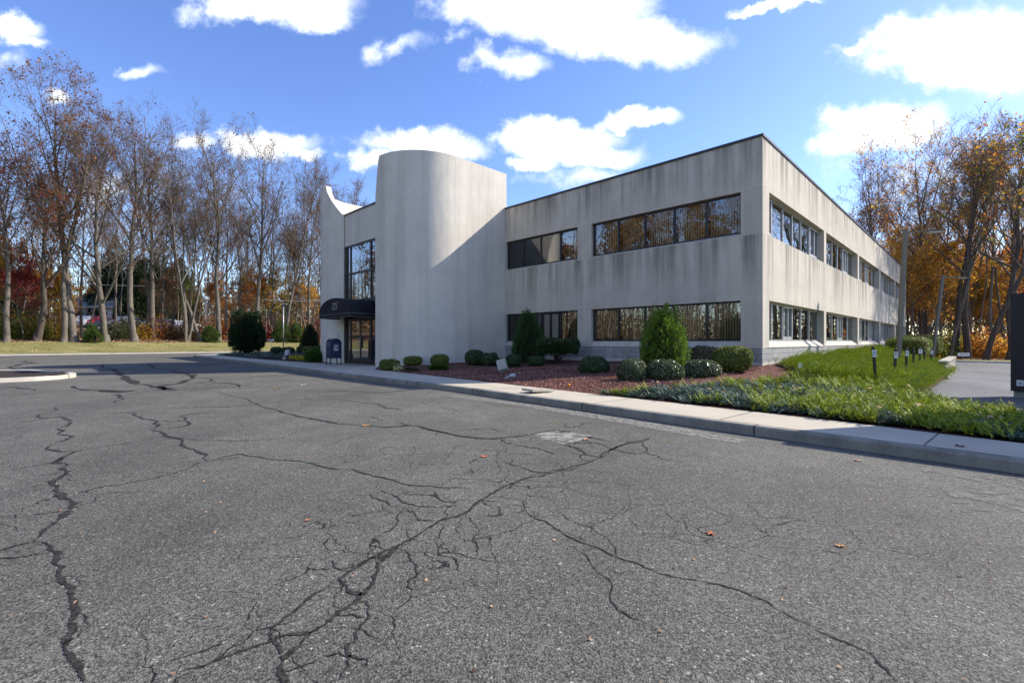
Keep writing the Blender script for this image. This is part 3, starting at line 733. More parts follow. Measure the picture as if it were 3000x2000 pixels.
# curved towers
def tower(name, side):
    m = MB(); th = .3; pts = []
    cy_ = 14.35 if side > 0 else 20.05; r = 2.5
    def P(x, n): return (x, cy_ - n) if side > 0 else (x, cy_ + n)   # n measured from the centre towards the straight leg
    end = 96 if side > 0 else 124
    for i in range(9): pts.append((.12-3.19*i/8, r, r-th, 9.62, (0, 0)))
    P_out = [(P(.12-3.19*i/8, r), P(.12-3.19*i/8, r-th), 9.62) for i in range(9)]
    for k in range(1, int(end/2)+1):
        ph = R(2*k); d = 2*k
        if side > 0: zt = 9.62 if d < 89 else 9.62-1.75*((d-89)/7.)**1.0
        else: zt = 9.62 if d < 92 else 9.62-1.72*min(1, (d-92)/30.)**.8
        if side < 0 and d < 96: zt = 9.62-.05*max(0, d-88)/8*1.0
        P_out.append((P(-3.07-r*math.sin(ph), r*math.cos(ph)), P(-3.07-(r-th)*math.sin(ph), (r-th)*math.cos(ph)), zt))
    n = len(P_out); zb = -.2; vs = []
    for o, i_, zt in P_out: vs += [(*o, zb), (*o, zt), (*i_, zb), (*i_, zt)]
    fs = []
    def strip(a, b, sm):
        v = []; 
        for q in range(n): v += [vs[4*q+a], vs[4*q+b]]
        m.add(v, [(2*q, 2*q+1, 2*q+3, 2*q+2) for q in range(n-1)], 0, sm)
    strip(0, 1, True); strip(3, 2, True); strip(1, 3, False); strip(2, 0, False)
    m.add(vs[:4], [(0, 1, 3, 2)]); m.add(vs[-4:], [(0, 2, 3, 1)])
    o = m.build(name, M['tower'], BLD)
    s = MB()
    for ph in ((0, 67.5) if side > 0 else (60,)):
        a = R(ph); x, y = P(-3.07-r*math.sin(a), r*math.cos(a))
        s.tube([(x, y, -.1), (x, y, 9.615)], .008, 5)
    s.build('seam', M['caulk'], o)
    # metal edging strip down the joint with the facade
    return o
tower('curved_tower', 1); tower('curved_tower', -1)
# entrance front
EX = -5.07
m = MB(); m.box(EX, EX+.28, 14.75, 18.8, 6.2, 7.82); m.box(EX+.05, EX+.28, 18.82, 20.9, -.2, 7.4); m.box(EX+.02, EX+.25, 14.62, 14.76, -.2, 6.2)
m.build('entrance_wall', M['tower'], BLD)
m = MB(); m.box(-1.2, -.9, 12.2, 22.1, 0, 7.3); m.box(-4.4, -1.2, 13.5, 20.9, 3.3, 3.6); m.box(-4.7, -1.2, 13.5, 20.9, -.05, .12); m.box(EX+.28, -1.2, 13.2, 13.5, 0, 7.3); m.box(EX+.28, -1.2, 20.9, 21.2, 0, 7.3)
m.build('lobby', M['cream'], BLD)
m = MB(); Y0, Y1 = 14.76, 18.82; X0, X1 = EX+.02, EX+.13
vert = [18.79, 18.12, 15.99, 14.79]
for v in vert: m.box(X0, X1, v-.04, v+.04, .13, 6.2)
for z_ in (6.16, 4.73, 3.32, 2.42, .17):
    h = .05 if z_ != 3.32 else .07
    for a, b in zip(vert[1:], vert[:-1]):
        if z_ == .17 and a == 15.99: continue
        m.box(X0+.004, X1, a+.04, b-.04, z_-h, z_+h)
cw = m.build('entrance_glazing', M['bronze'], BLD)
m = MB(); m.box(EX+.06, EX+.068, 14.8, 18.78, 2.47, 6.14); m.box(EX+.06, EX+.068, 14.8, 15.96, .2, 2.38); m.box(EX+.06, EX+.068, 18.14, 18.78, .2, 2.38)
m.build('pane', M['glass_dark'], cw)
for side in (0, 1):
    a, b = (15.99+.045, 17.05) if side == 0 else (17.06, 18.12-.045)
    d = MB(); x0, x1 = EX+.03, EX+.08
    d.box(x0, x1, a, a+.06, .14, 2.36); d.box(x0, x1, b-.06, b, .14, 2.36); d.box(x0, x1, a+.06, b-.06, .14, .36); d.box(x0, x1, a+.06, b-.06, 2.28, 2.36)
    dd = d.build('door', M['bronze'], BLD)
    g = MB(); g.box(EX+.05, EX+.056, a+.05, b-.05, .34, 2.3); g.build('pane', M['glass_dark'], dd)
    h = MB(); y = b-.09 if side == 0 else a+.09
    h.tube([(x0-.005, y, .95), (x0-.07, y, .98), (x0-.07, y, 1.42), (x0-.005, y, 1.45)], .014, 6); h.build('handle', M['alu'], dd)
    if side == 0:
        h = MB(); h.box(x0-.02, x0, b-.14, b-.06, .92, 1.45); h.build('lock_plate', M['bronze'], dd)
# round sticker by the door
s = MB(); s.tube([(EX+.045, 15.42, 1.98), (EX+.05, 15.42, 1.98)], .085, 20)
s.build('door_sticker', simple('white sticker', (.5, .5, .5), .6), BLD)
lt = NT('ceiling light panel'); em = lt.n('ShaderNodeEmission', i={'Color': (1, .95, .85), 'Strength': 1.6}); LIT = lt.done(em.outputs[0])
s = MB(); s.box(-4.0, -2.6, 17.0, 17.25, 5.93, 5.95); s.box(-4.0, -2.6, 17.5, 17.75, 5.93, 5.95); s.build('ceiling_light', LIT, BLD)
s = MB(); s.box(-4.6, -1.2, 13.5, 20.9, 5.96, 6.06); s.build('lobby_ceiling', M['cream'], BLD)
# small white bracket light on the tower wall by the mailbox
s = MB(); s.tube([(EX-.02, 18.98, 1.55), (EX-.10, 18.98, 1.55)], .03, 8); s.add([(EX-.3, 18.86, 1.5), (EX-.3, 19.14, 1.5), (EX-.33, 19.0, 1.72), (EX-.22, 18.86, 1.5), (EX-.22, 19.14, 1.5), (EX-.22, 19.0, 1.72)], [(0, 1, 2), (3, 5, 4), (0, 2, 5, 3), (1, 4, 5, 2), (0, 3, 4, 1)])
s.build('wall_light', simple('white plastic', (.7, .7, .68), .5), BLD)
# awning
def awning():
    m = MB(); y0, y1 = 15.45, 18.85; xa, xb = EX-.0, EX-1.3; zb, rise = 2.56, .78; n = 24
    arc = []
    for i in range(n+1):
        a = PI*i/n; yy = (y0+y1)/2-(y1-y0)/2*math.cos(a); zz = zb+rise*math.sin(a)**.85; arc.append((yy, zz))
    vs = [(xa, y, z) for y, z in arc]+[(xb, y, z) for y, z in arc]
    m.add(vs, [(i, i+1, n+2+i, n+1+i) for i in range(n)], 0, True)
    m.add([(xb, y, z) for y, z in arc], [tuple(range(n+1))])
    m.add([(xb+.02, y, z) for y, z in arc], [tuple(range(n+1))[::-1]])
    # valance with a lazy wave on its lower hem
    def hem(a, b, k):
        out = []
        for i in range(k+1):
            t = i/k; out.append((a[0]+(b[0]-a[0])*t, a[1]+(b[1]-a[1])*t, zb-.15-.02*math.sin(PI*t)))
        return out
    path = hem((xa, y0), (xb, y0), 6)+hem((xb, y0), (xb, y1), 12)+hem((xb, y1), (xa, y1), 6)
    k = len(path); m.add(path+[(x, y, zb) for x, y, z in path], [(i, i+1, k+i+1, k+i) for i in range(k-1)])
    aw = m.build('awning', NTfabric(), BLD)
    t = MB(); t.tube([(x-.004 if x < xa-.01 else x, y+(-.004 if y <= y0+.01 else .004), zb) for x, y, z in path], .006, 4); t.tube([(x-.004, y, z) for x, y, z in path], .005, 4)
    t.build('piping', simple('pale piping', (.32, .32, .3), .7), aw)
    fr = MB(); fr.tube([(xa-.02, y0+.03, zb-.1), (xb+.03, y0+.03, zb-.1), (xb+.03, y1-.03, zb-.1), (xa-.02, y1-.03, zb-.1)], .015, 6)
    fr.build('awning_frame', M['alu'], aw)
    # the number, in slanting script strokes of changing width
    D2 = [(.06, .74, .5), (.03, .86, .35), (.14, 1.0, .5), (.34, 1.0, 1.), (.46, .84, 1.5), (.42, .62, 1.3), (.24, .36, .8), (.06, .12, .5), (.0, .03, .4), (.12, .10, .8), (.28, .03, 1.2), (.44, .02, .8), (.52, .16, .4)]
    D5 = [(.60, 1.04, .6), (.48, .98, 1.1), (.34, 1.0, .8), (.22, .98, .4), (.17, .76, .4), (.14, .56, .4), (.26, .64, .6), (.40, .58, 1.2), (.45, .36, 1.5), (.36, .10, 1.0), (.18, .0, .6), (.04, .08, .8), (.04, .18, .9)]
    nm = MB(); H = .32
    for digit, off in ((D2, -.08), (D2, .64), (D5, 1.34)):
        P = []
        for a, b in zip(digit[:-1], digit[1:]):
            for q in range(4):
                tt = q/4; P.append(tuple(a[i]+(b[i]-a[i])*tt for i in range(3)))
        P.append(digit[-1])
        vs = []
        for i, (u, v, w) in enumerate(P):
            a = P[max(i-1, 0)]; b = P[min(i+1, len(P)-1)]; dx, dy = b[0]-a[0], b[1]-a[1]; L = math.hypot(dx, dy) or 1
            for sg in (1, -1):
                uu = u+off-dy/L*w*.038*sg+v*.22; vv = v+dx/L*w*.038*sg
                vs.append((xb-.006, 17.03+.27-uu*H*.9, 2.78+vv*H))
        nm.add(vs, [(2*i, 2*i+1, 2*i+3, 2*i+2) for i in range(len(P)-1)])
    nm.build('house_number', simple('cream lettering', (.62, .62, .58), .7), aw)
def NTfabric():
    t = NT('black awning cloth'); co = t.coord(); n = t.noise(co, 2, 3); return t.done(t.pr(t.mix(t.mr(n, .3, .7), (.012, .011, .012), (.022, .02, .023)), .75, .25, normal=t.bump(t.noise(co, 3, 2), .4, .03)))
awning()
# drain spouts and small fixings on the side wall
s = MB(); s.box(36.2, 36.35, -.05, 0, 3.15, 3.35); s.build('alarm_box', simple('red alarm box', (.4, .04, .03), .5), BLD)
# ================================================================ TREES
def grow_tree(seed, H=25, r0=.34, fork=.4, nlimb=13, leaf=900, lsize=.16, spread=1.0, lean=(0, 0), stems=1, twigs=1.0, leaves_low=0., mats=None, leader=.86, curve=.05):
    r0 = r0*.86; rg = random.Random(seed); T = MB(); Cn = MB(); tips = []
    def branch(m, p, d, L, r, lvl, nseg, sides, up=.12, wob=.12, rend=.25):
        pts = [p]; rad = [r]; q = p.copy(); dd = d.normalized()
        for i in range(nseg):
            dd = (dd + Vector((rg.gauss(0, wob), rg.gauss(0, wob), rg.gauss(0, wob*.6)+up))).normalized()
            q = q + dd*(L/nseg); pts.append(q.copy()); rad.append(r*(1-(1-rend)*(i+1)/nseg))
        m.tube(pts, rad, sides, caps=False); return pts, rad
    def at(pts, rad, f):
        x = f*(len(pts)-1); i = min(int(x), len(pts)-2); k = x-i
        return pts[i].lerp(pts[i+1], k), rad[i]+(rad[i+1]-rad[i])*k, (pts[i+1]-pts[i]).normalized()
    def sub(pts, rad, L, lvl):
        if lvl == 2: n = int(8*twigs); lo = .22
        elif lvl == 3: n = int(6*twigs); lo = .15
        else: n = 4; lo = .2
        for j in range(n):
            f = lo+(1-lo)*(j+rg.random())/n; f = min(f, .99)
            p, r, d = at(pts, rad, f)
            per = d.cross(Vector((rg.gauss(0, 1), rg.gauss(0, 1), rg.gauss(0, 1)))).normalized()
            nd = (d*rg.uniform(.6, 1.0)+per*rg.uniform(.5, .95)+Vector((0, 0, .18))).normalized()
            l2 = L*rg.uniform(.28, .48)*(1.15-f*.5)
            if lvl == 2:
                a, b = branch(Cn, p, nd, l2, max(r*.5, .018), lvl, 4, 4, .08, .16, .3); sub(a, b, l2*1.15, 3)
            elif lvl == 3:
                a, b = branch(Cn, p, nd, max(l2, .7), max(r*.5, .011), lvl, 3, 3, .07, .2, .5); sub(a, b, max(l2, .9), 4)
                tips.extend(a[1:])
            else:
                l3 = rg.uniform(.4, .9); q = p+nd*l3
                mid = p+nd*l3*.5+Vector((rg.gauss(0, .05), rg.gauss(0, .05), rg.gauss(0, .05)))
                Cn.tube([p, mid, q], [.008, .007, .005], 3, caps=False); tips.append(q); tips.append(mid)
    for s in range(stems):
        ang = 2*PI*s/max(stems, 1)+rg.random()
        d = Vector((lean[0]+(.16*math.cos(ang) if stems > 1 else 0), lean[1]+(.16*math.sin(ang) if stems > 1 else 0), 1)).normalized()
        LT = H*leader*rg.uniform(.93, 1.03)
        base = Vector((.25*math.cos(ang), .25*math.sin(ang), -.4)) if stems > 1 else Vector((0, 0, -.4))
        pts, rad = branch(T, base, d, LT+.4, r0, 0, 14, 8, .05, curve, .16)
        # root flare
        rad0 = r0*1.0
        T.tube([base, base+Vector((0, 0, .45)), base+Vector((0, 0, .75))+d*.05, base+Vector((0, 0, .7))+d*.5], [r0*1.55, r0*1.3, r0*1.08, r0*.8], 9, caps=False)
        nl = max(3, int(nlimb/stems))
        for j in range(nl):
            f = fork+(.97-fork)*((j+rg.random()*.8)/nl)
            p, r, dd = at(pts, rad, f)
            az = j*2.4+rg.uniform(-.5, .5)+s
            el = rg.uniform(.55, 1.05)+.35*f
            nd = Vector((math.cos(az)*math.cos(el), math.sin(az)*math.cos(el), math.sin(el)))
            L = H*(.44-.24*(f-fork)/(1-fork))*rg.uniform(.75, 1.15)*spread
            a, b = branch(T, p, nd, L, max(r*rg.uniform(.45, .68), .035), 1, 7, 5, .06, .095, .18)
            sub(a, b, L, 2)
        a, b = at(pts, rad, .93)[:2]
        sub(pts[-5:], rad[-5:], H*.2, 2)
    # leaves
    nleaf = leaf
    mats = mats or (M['bark'], M['twig'], M['leaf_obj'])
    tr = T.build('trunk', mats[0]); 
    if nleaf and tips:
        rs = np.random.RandomState(seed); tp = np.array([tuple(t) for t in tips])
        # leaves sit in clumps
        cl = rs.choice(len(tp), max(1, nleaf//6)); idx = np.repeat(cl, 6)[:nleaf]
        c = tp[idx]+rs.normal(0, .22, (len(idx), 3))
        Q = quads(c, lsize*rs.uniform(.6, 1.3, len(idx)), rs)
        b = len(Cn.v)
        Cn.v.extend(map(tuple, Q.reshape(-1, 3).tolist()))
        for i in range(len(idx)): Cn.f.append((b+4*i, b+4*i+1, b+4*i+2, b+4*i+3)); Cn.m.append(1); Cn.sm.append(False)
    cr = Cn.build('crown', [mats[1], mats[2]])
    return tr, cr
def quads(c, s, rs, nrm=None, tilt=.7, asp=1.25):
    n = len(c); s = np.asarray(s).reshape(-1, 1) if np.ndim(s) else np.full((n, 1), s)
    if nrm is None: N = rs.normal(0, 1, (n, 3))
    else: N = nrm + rs.normal(0, tilt, (n, 3))
    N /= np.linalg.norm(N, axis=1, keepdims=True)+1e-9
    A = np.cross(N, rs.normal(0, 1, (n, 3))); A /= np.linalg.norm(A, axis=1, keepdims=True)+1e-9
    B = np.cross(N, A)
    A = A*s*.5*asp; B = B*s*.5
    return np.stack([c-A, c-B*.9, c+A, c+B*.9], 1)   # pointed leaf
def make_tree(name, loc, rz=0, sc=1, label=None, cat='tree', group=None, color=(.25, .1, .04, 1), proto=None, **kw):
    e = empty(name, loc, rz, label, cat, group)
    e.scale = (sc, sc, sc) if not hasattr(sc, '__len__') else sc
    if proto is None:
        tr, cr = grow_tree(**kw); tr.parent = e; cr.parent = e; cr.color = color; e.color = color
    else:
        for ch in proto.children:
            c = ch.copy(); col.objects.link(c); c.parent = e; c.color = color
    return e
ORANGE = (.58, .23, .04, 1); BROWN = (.26, .12, .05, 1); RUST = (.29, .10, .045, 1); YEL = (.6, .38, .05, 1); RED = (.42, .05, .04, 1); GOLD = (.68, .36, .05, 1); YG = (.22, .24, .03, 1); GRN = (.09, .15, .02, 1)
# pixel column, distance, height, seed, leaves, colour, leaf size, label, options
def gz(px, Y): return ground_z(U(px, Y), Y)
TREES = [
 (217, 47.5, 27.5, 11, 2300, BROWN, .17, 'tallest tree at far left, leaning trunk, brown leaves clinging to its fanned crown', dict(r0=.40, lean=(-.13, 0), fork=.36, nlimb=15, spread=1.05)),
 (188, 49, 24, 12, 1500, BROWN, .17, 'tall brown-leaved tree just left of the leaning tallest tree', dict(r0=.33, lean=(.07, 0), fork=.42, nlimb=13)),
 (310, 48, 21, 13, 900, BROWN, .18, 'tree forking low into two trunks, left of the straight pale trunk', dict(r0=.38, stems=1, fork=.2, nlimb=12, lean=(.06, 0), spread=1.15, curve=.10)),
 (394, 47.5, 23, 14, 700, BROWN, .17, 'straight pale-barked tree standing at the lawn edge', dict(r0=.40, fork=.38, nlimb=13, spread=1.1)),
 (450, 56, 24, 15, 600, BROWN, .17, 'bare tree behind the straight pale-barked one', dict(r0=.40, fork=.42, lean=(-.06, 0))),
 (545, 50, 21.5, 16, 500, BROWN, .16, 'clump of slender bare stems left of the round evergreen', dict(r0=.17, stems=3, fork=.35, nlimb=15)),
 (641, 55, 24.0, 17, 600, BROWN, .17, 'bare tree forking wide above the white lamp globe', dict(r0=.36, fork=.3, nlimb=14, spread=1.15, lean=(-.02, 0))),
 (590, 57, 21.5, 18, 300, BROWN, .16, 'tree with a strongly slanting trunk beside the white lamp globe', dict(r0=.24, fork=.5, lean=(-.34, 0), nlimb=10)),
 (757, 55, 24.0, 19, 500, BROWN, .17, 'tall bare tree rising behind the round evergreen', dict(r0=.33, fork=.34, nlimb=14, spread=1.05, lean=(-.03, 0))),
 (838, 53, 20.5, 20, 400, BROWN, .16, 'slender bare tree behind the thin grey pole', dict(r0=.26, fork=.34, lean=(.06, 0), nlimb=12)),
 (905, 58, 21, 21, 400, BROWN, .16, 'bare tree just left of the entrance tower', dict(r0=.27, fork=.36)),
 (108, 48, 18.5, 22, 2200, RUST, .18, 'dark-trunked tree with rust-red leaves at the left edge', dict(r0=.36, fork=.35, nlimb=13, lean=(.02, 0), mats=(M['bark_dark'], M['twig'], M['leaf_obj']))),
 (20, 46, 19.5, 23, 1500, BROWN, .18, 'brown-leaved tree cut by the left edge of the photo', dict(r0=.3, fork=.4)),
 # behind and right of the building
 (2612, 56, 26, 31, 700, BROWN, .17, 'tall bare tree rising just past the far end of the roof', dict(r0=.34, fork=.45, nlimb=13, spread=.9)),
 (2719, 49, 25, 32, 1100, GOLD, .17, 'dark slim tree between the two leaning lamp posts', dict(r0=.28, fork=.42, lean=(.04, 0), mats=(M['bark_dark'], M['twig'], M['leaf_obj']))),
 (2834, 43, 20, 33, 1000, GOLD, .17, 'thick dark tree above the small white sign', dict(r0=.33, fork=.40, nlimb=12, spread=.9, lean=(-.04, 0), mats=(M['bark_dark'], M['twig'], M['leaf_obj']))),
 (2800, 44, 20, 34, 700, ORANGE, .17, 'dark tree directly left of the small white sign', dict(r0=.26, fork=.45, lean=(-.02, 0), mats=(M['bark_dark'], M['twig'], M['leaf_obj']))),
 (2890, 40, 19.5, 35, 900, GOLD, .17, 'dark slim tree between the white sign and the brown cabinet', dict(r0=.26, fork=.42, lean=(0.02, 0), mats=(M['bark_dark'], M['twig'], M['leaf_obj']))),
 (2958, 39, 20.5, 36, 1300, YG, .17, 'large yellow-leaved dark tree rising beside the brown cabinet', dict(r0=.27, fork=.36, nlimb=13, spread=.9, lean=(.0, 0), mats=(M['bark_dark'], M['twig'], M['leaf_obj']))),
 (2700, 58, 16, 37, 2200, ORANGE, .2, 'orange-leaved tree behind the hedges', dict(r0=.24, fork=.3, nlimb=14)),
 (2535, 62, 20, 38, 2400, ORANGE, .2, 'rust-coloured treetop showing over the long roof', dict(r0=.25, fork=.4, nlimb=14)),
 (1010, 66, 23.5, 39, 700, BROWN, .17, 'bare treetop showing over the low wall between the towers', dict(r0=.26, fork=.35, nlimb=14)),
 (1535, 66, 14.5, 40, 300, BROWN, .17, 'small bare treetop peeking over the roof beside the tower', dict(r0=.2, fork=.35, nlimb=10)),
 (2440, 66, 20, 42, 1500, RUST, .2, 'reddish bare treetop above the roofline near the corner', dict(r0=.22, fork=.4, nlimb=11)),
 (2980, 46, 22.5, 41, 700, RUST, .18, 'rust-leaved tree at the right edge of the photo', dict(r0=.33, fork=.38, nlimb=14)),
]
PROTO = {}
def back(px, Y, d):      # keep a thing at least d metres behind the far kerb
    if px > 1100: return Y

    while dL(U(px, Y), Y) < d: Y += .25
    return Y
for px, Y, H, seed, lf, colr, ls, lab, kw in TREES:
    Y2 = back(px, Y, 7.3); H *= ((Y2/Y)*(H+1)-1)/H; Y = Y2
    if px > 2700: kw.setdefault('twigs', .78)
    PROTO[seed] = make_tree('woodland_tree', (U(px, Y), Y, gz(px, Y)-.02), 0, 1, lab, 'tree', None, colr, seed=seed, H=H, leaf=lf, lsize=ls, **kw)
# filler trees: one of each kind, copied
KIND = {}
for key, kw in dict(slim=dict(seed=51, H=22, r0=.17, fork=.45, nlimb=9, leaf=450, twigs=.8), slim2=dict(seed=52, H=20, r0=.14, fork=.5, nlimb=8, leaf=300, curve=.07, twigs=.8), slim3=dict(seed=53, H=23, r0=.2, fork=.4, nlimb=10, leaf=500, twigs=.8),
                    leafy=dict(seed=54, H=17, r0=.16, fork=.25, nlimb=12, leaf=3600, lsize=.24, twigs=.8), pole=dict(seed=55, H=21, r0=.12, fork=.55, nlimb=7, leaf=300, twigs=.7, curve=.08)).items():
    KIND[key] = kw
first = {}
rt = random.Random(77)
def filler(px, Y, kind, sc, colr, label, group, zoff=0):
    Y = back(px, Y, 9.0)
    loc = (U(px, Y), Y, gz(px, Y)-.05+zoff)
    yt = np.interp(px, [0, 96, 200, 300, 420, 640, 760, 850, 960, 1040, 2450, 2600, 2700, 2900, 3000], [380, 230, 260, 290, 350, 420, 430, 500, 550, 570, 560, 450, 400, 390, 380])
    Hk = dict(slim=22, slim2=20, slim3=23, leafy=17, pole=21)[kind]
    sc = min(sc, ((1000-yt)*Y/F+CAMZ-loc[2])/Hk)
    s = (sc*rt.uniform(.92, 1.08), sc*rt.uniform(.92, 1.08), sc)
    if kind not in first:
        first[kind] = make_tree('woodland_tree', loc, rt.uniform(0, 6.28), s, label, 'tree', group, colr, **KIND[kind]); return
    make_tree('woodland_tree', loc, rt.uniform(0, 6.28), s, label, 'tree', group, colr, proto=first[kind])
GL, GR = 'bare trees of the left-hand woods', 'trees of the woods behind the driveway'
LL, LR = 'one of the many slender bare grey trees in the woods left of the building', 'one of the many slim autumn trees in the woods beyond the driveway'
for px in [505, 530, 556, 572, 612, 665, 690, 712, 735, 778, 800, 822, 850, 866, 884, 898, 915, 930, 945, 480, 425, 365, 340, 262, 240, 150, 60, 5]:
    Y = rt.uniform(52, 66) if px > 480 else rt.uniform(54, 70)
    filler(px, Y, rt.choice(['slim', 'slim2', 'slim3', 'pole', 'slim', 'slim3']), rt.uniform(.72, .98), rt.choice([BROWN, RUST, ORANGE, BROWN]), LL, GL)
for px in [15, 90, 135, 205, 290, 350, 405, 470, 520, 580, 625, 660, 705, 745, 790, 830, 860, 910, 940, 975]:
    filler(px, rt.uniform(72, 95), rt.choice(['slim', 'slim3', 'slim2']), rt.uniform(.85, 1.1), rt.choice([BROWN, RUST, BROWN]), LL, GL)
for px in [2660, 2680, 2735, 2765, 2785, 2815, 2850, 2875, 2905, 2940, 2990]:
    filler(px, rt.uniform(42, 62), rt.choice(['slim', 'slim2', 'slim3', 'pole']), rt.uniform(.8, 1.12), rt.choice([BROWN, ORANGE, GOLD, GOLD]), LR, GR)
for px in [2560, 2590, 2625, 2655, 2690, 2725, 2755, 2790, 2825, 2860, 2900, 2935, 2970, 2995]:
    filler(px, rt.uniform(60, 85), rt.choice(['slim', 'slim3', 'leafy']), rt.uniform(.85, 1.1), rt.choice([ORANGE, GOLD, YEL, GOLD]), LR, GR)
# woods across the lot, off to the left and behind the viewer, mirrored in the windows
for i in range(30):
    y_ = -30+i*2.35; x_ = -52-rt.uniform(0, 9)-(4 if i % 2 else 0)
    if y_ > 34: x_ -= 6
    k_ = rt.choice(['leafy', 'leafy', 'slim3'])
    LO = 'one of the autumn trees across the lot, outside the photo on the left'
    if k_ in first:
        make_tree('woodland_tree', (x_, y_, ground_z(x_, y_)), rt.uniform(0, 6.28), rt.uniform(1.25, 1.5), LO, 'tree', 'trees across the lot', rt.choice([BROWN, (.4, .22, .07, 1), RUST, (.25, .17, .08, 1)]), proto=first[k_])
# leafy understorey trees
LU, GU = 'low leafy understorey tree glowing in autumn colour under the taller trees', 'colourful understorey trees'
und = [(20, 49, .62, YEL, 'yellow understorey tree at the far left edge'), (70, 47.5, .50, RED, 'red understorey tree at the far left'), (120, 50, .50, RED, 'deep red understorey tree left of the white house'),
       (45, 52, .7, ORANGE, 'orange understorey tree behind the red one at far left'), (165, 49, .42, YEL, 'yellow understorey tree in front of the leaning trunk'), (205, 52, .5, GOLD, 'golden understorey tree by the leaning trunk'),
       (800, 62, .62, YEL, 'yellow understorey tree behind the thin grey pole')]
for px, Y, sc, c, lab in und: filler(px, Y, 'leafy', sc, c, lab, None)
for px in [95, 600, 640, 670, 700, 740, 770, 810, 845, 880, 925, 955, 560, 530, 470, 500]:
    filler(px, rt.uniform(62, 80), 'leafy', rt.uniform(.34, .6), rt.choice([ORANGE, GOLD, (.3, .17, .08, 1), YG, (.32, .2, .1, 1)]), LU+' left of the building', GU+' on the left')
for px in [2650, 2672, 2700, 2722, 2742, 2768, 2790, 2812, 2830, 2850, 2870, 2888, 2905, 2925, 2945, 2968, 2990, 2660, 2710, 2755, 2800, 2845, 2895, 2940, 2980]:
    filler(px, rt.uniform(44, 66), 'leafy', rt.uniform(.42, .85), rt.choice([ORANGE, GOLD, YEL, GOLD, YEL, YG, RED, ORANGE]), LU+' beyond the driveway', GU+' on the right')

# ---------------- bushy shapes
def surf_pts(n, prof, rs, lump=.06, nl=60, lsz=.25, base=0.):
    """points on a lumpy solid of revolution, unit radius and unit height"""
    h = rs.uniform(base, .985, n*3); r = prof(h); keep = rs.uniform(0, 1, n*3) < (r/max(r.max(), 1e-6))*.85+.15
    h = h[keep][:n]; r = prof(h); n = len(h)
    a = rs.uniform(0, 2*PI, n)
    P = np.stack([r*np.cos(a), r*np.sin(a), h], 1)
    e = .01; dr = (prof(np.clip(h+e, 0, 1))-prof(np.clip(h-e, 0, 1)))/(2*e)
    N = np.stack([np.cos(a), np.sin(a), -np.clip(dr, -6, 6)], 1); N /= np.linalg.norm(N, axis=1, keepdims=True)
    hc = rs.uniform(0, 1, nl); rc = prof(hc); ac = rs.uniform(0, 2*PI, nl)
    C = np.stack([rc*np.cos(ac), rc*np.sin(ac), hc], 1); amp = rs.uniform(-.5, 1., nl)*lump
    D = np.zeros(n)
    for c, k in zip(C, amp): D += k*np.exp(-((P-c)**2).sum(1)/(lsz*lsz))
    D *= np.clip(.25+1.1*r, 0, 1)
    return P+N*D[:, None], N, D
ball = lambda h: np.sqrt(np.clip(1-np.abs(2*h-1)**2.3, 0, 1))
dome = lambda h: np.clip(1-np.abs(np.clip((h-.25)/.75, -.33, 1))**2.4, 0, 1)**.5*np.where(h < .25, .86+.14*h/.25, 1)
cone = lambda h: np.clip(1-h**1.9, 0, 1)**.72*(.84+.16*np.clip(h/.15, 0, 1))
bullet = lambda h: np.clip(1-h**1.9, 0, 1)**.8*(.85+.15*np.clip(h/.2, 0, 1))
boxy = lambda h: np.clip(1-np.abs(2*h-1)**5, 0, 1)**.5
cushion = lambda h: np.clip(1-np.abs(2*h-1)**3, 0, 1)**.5
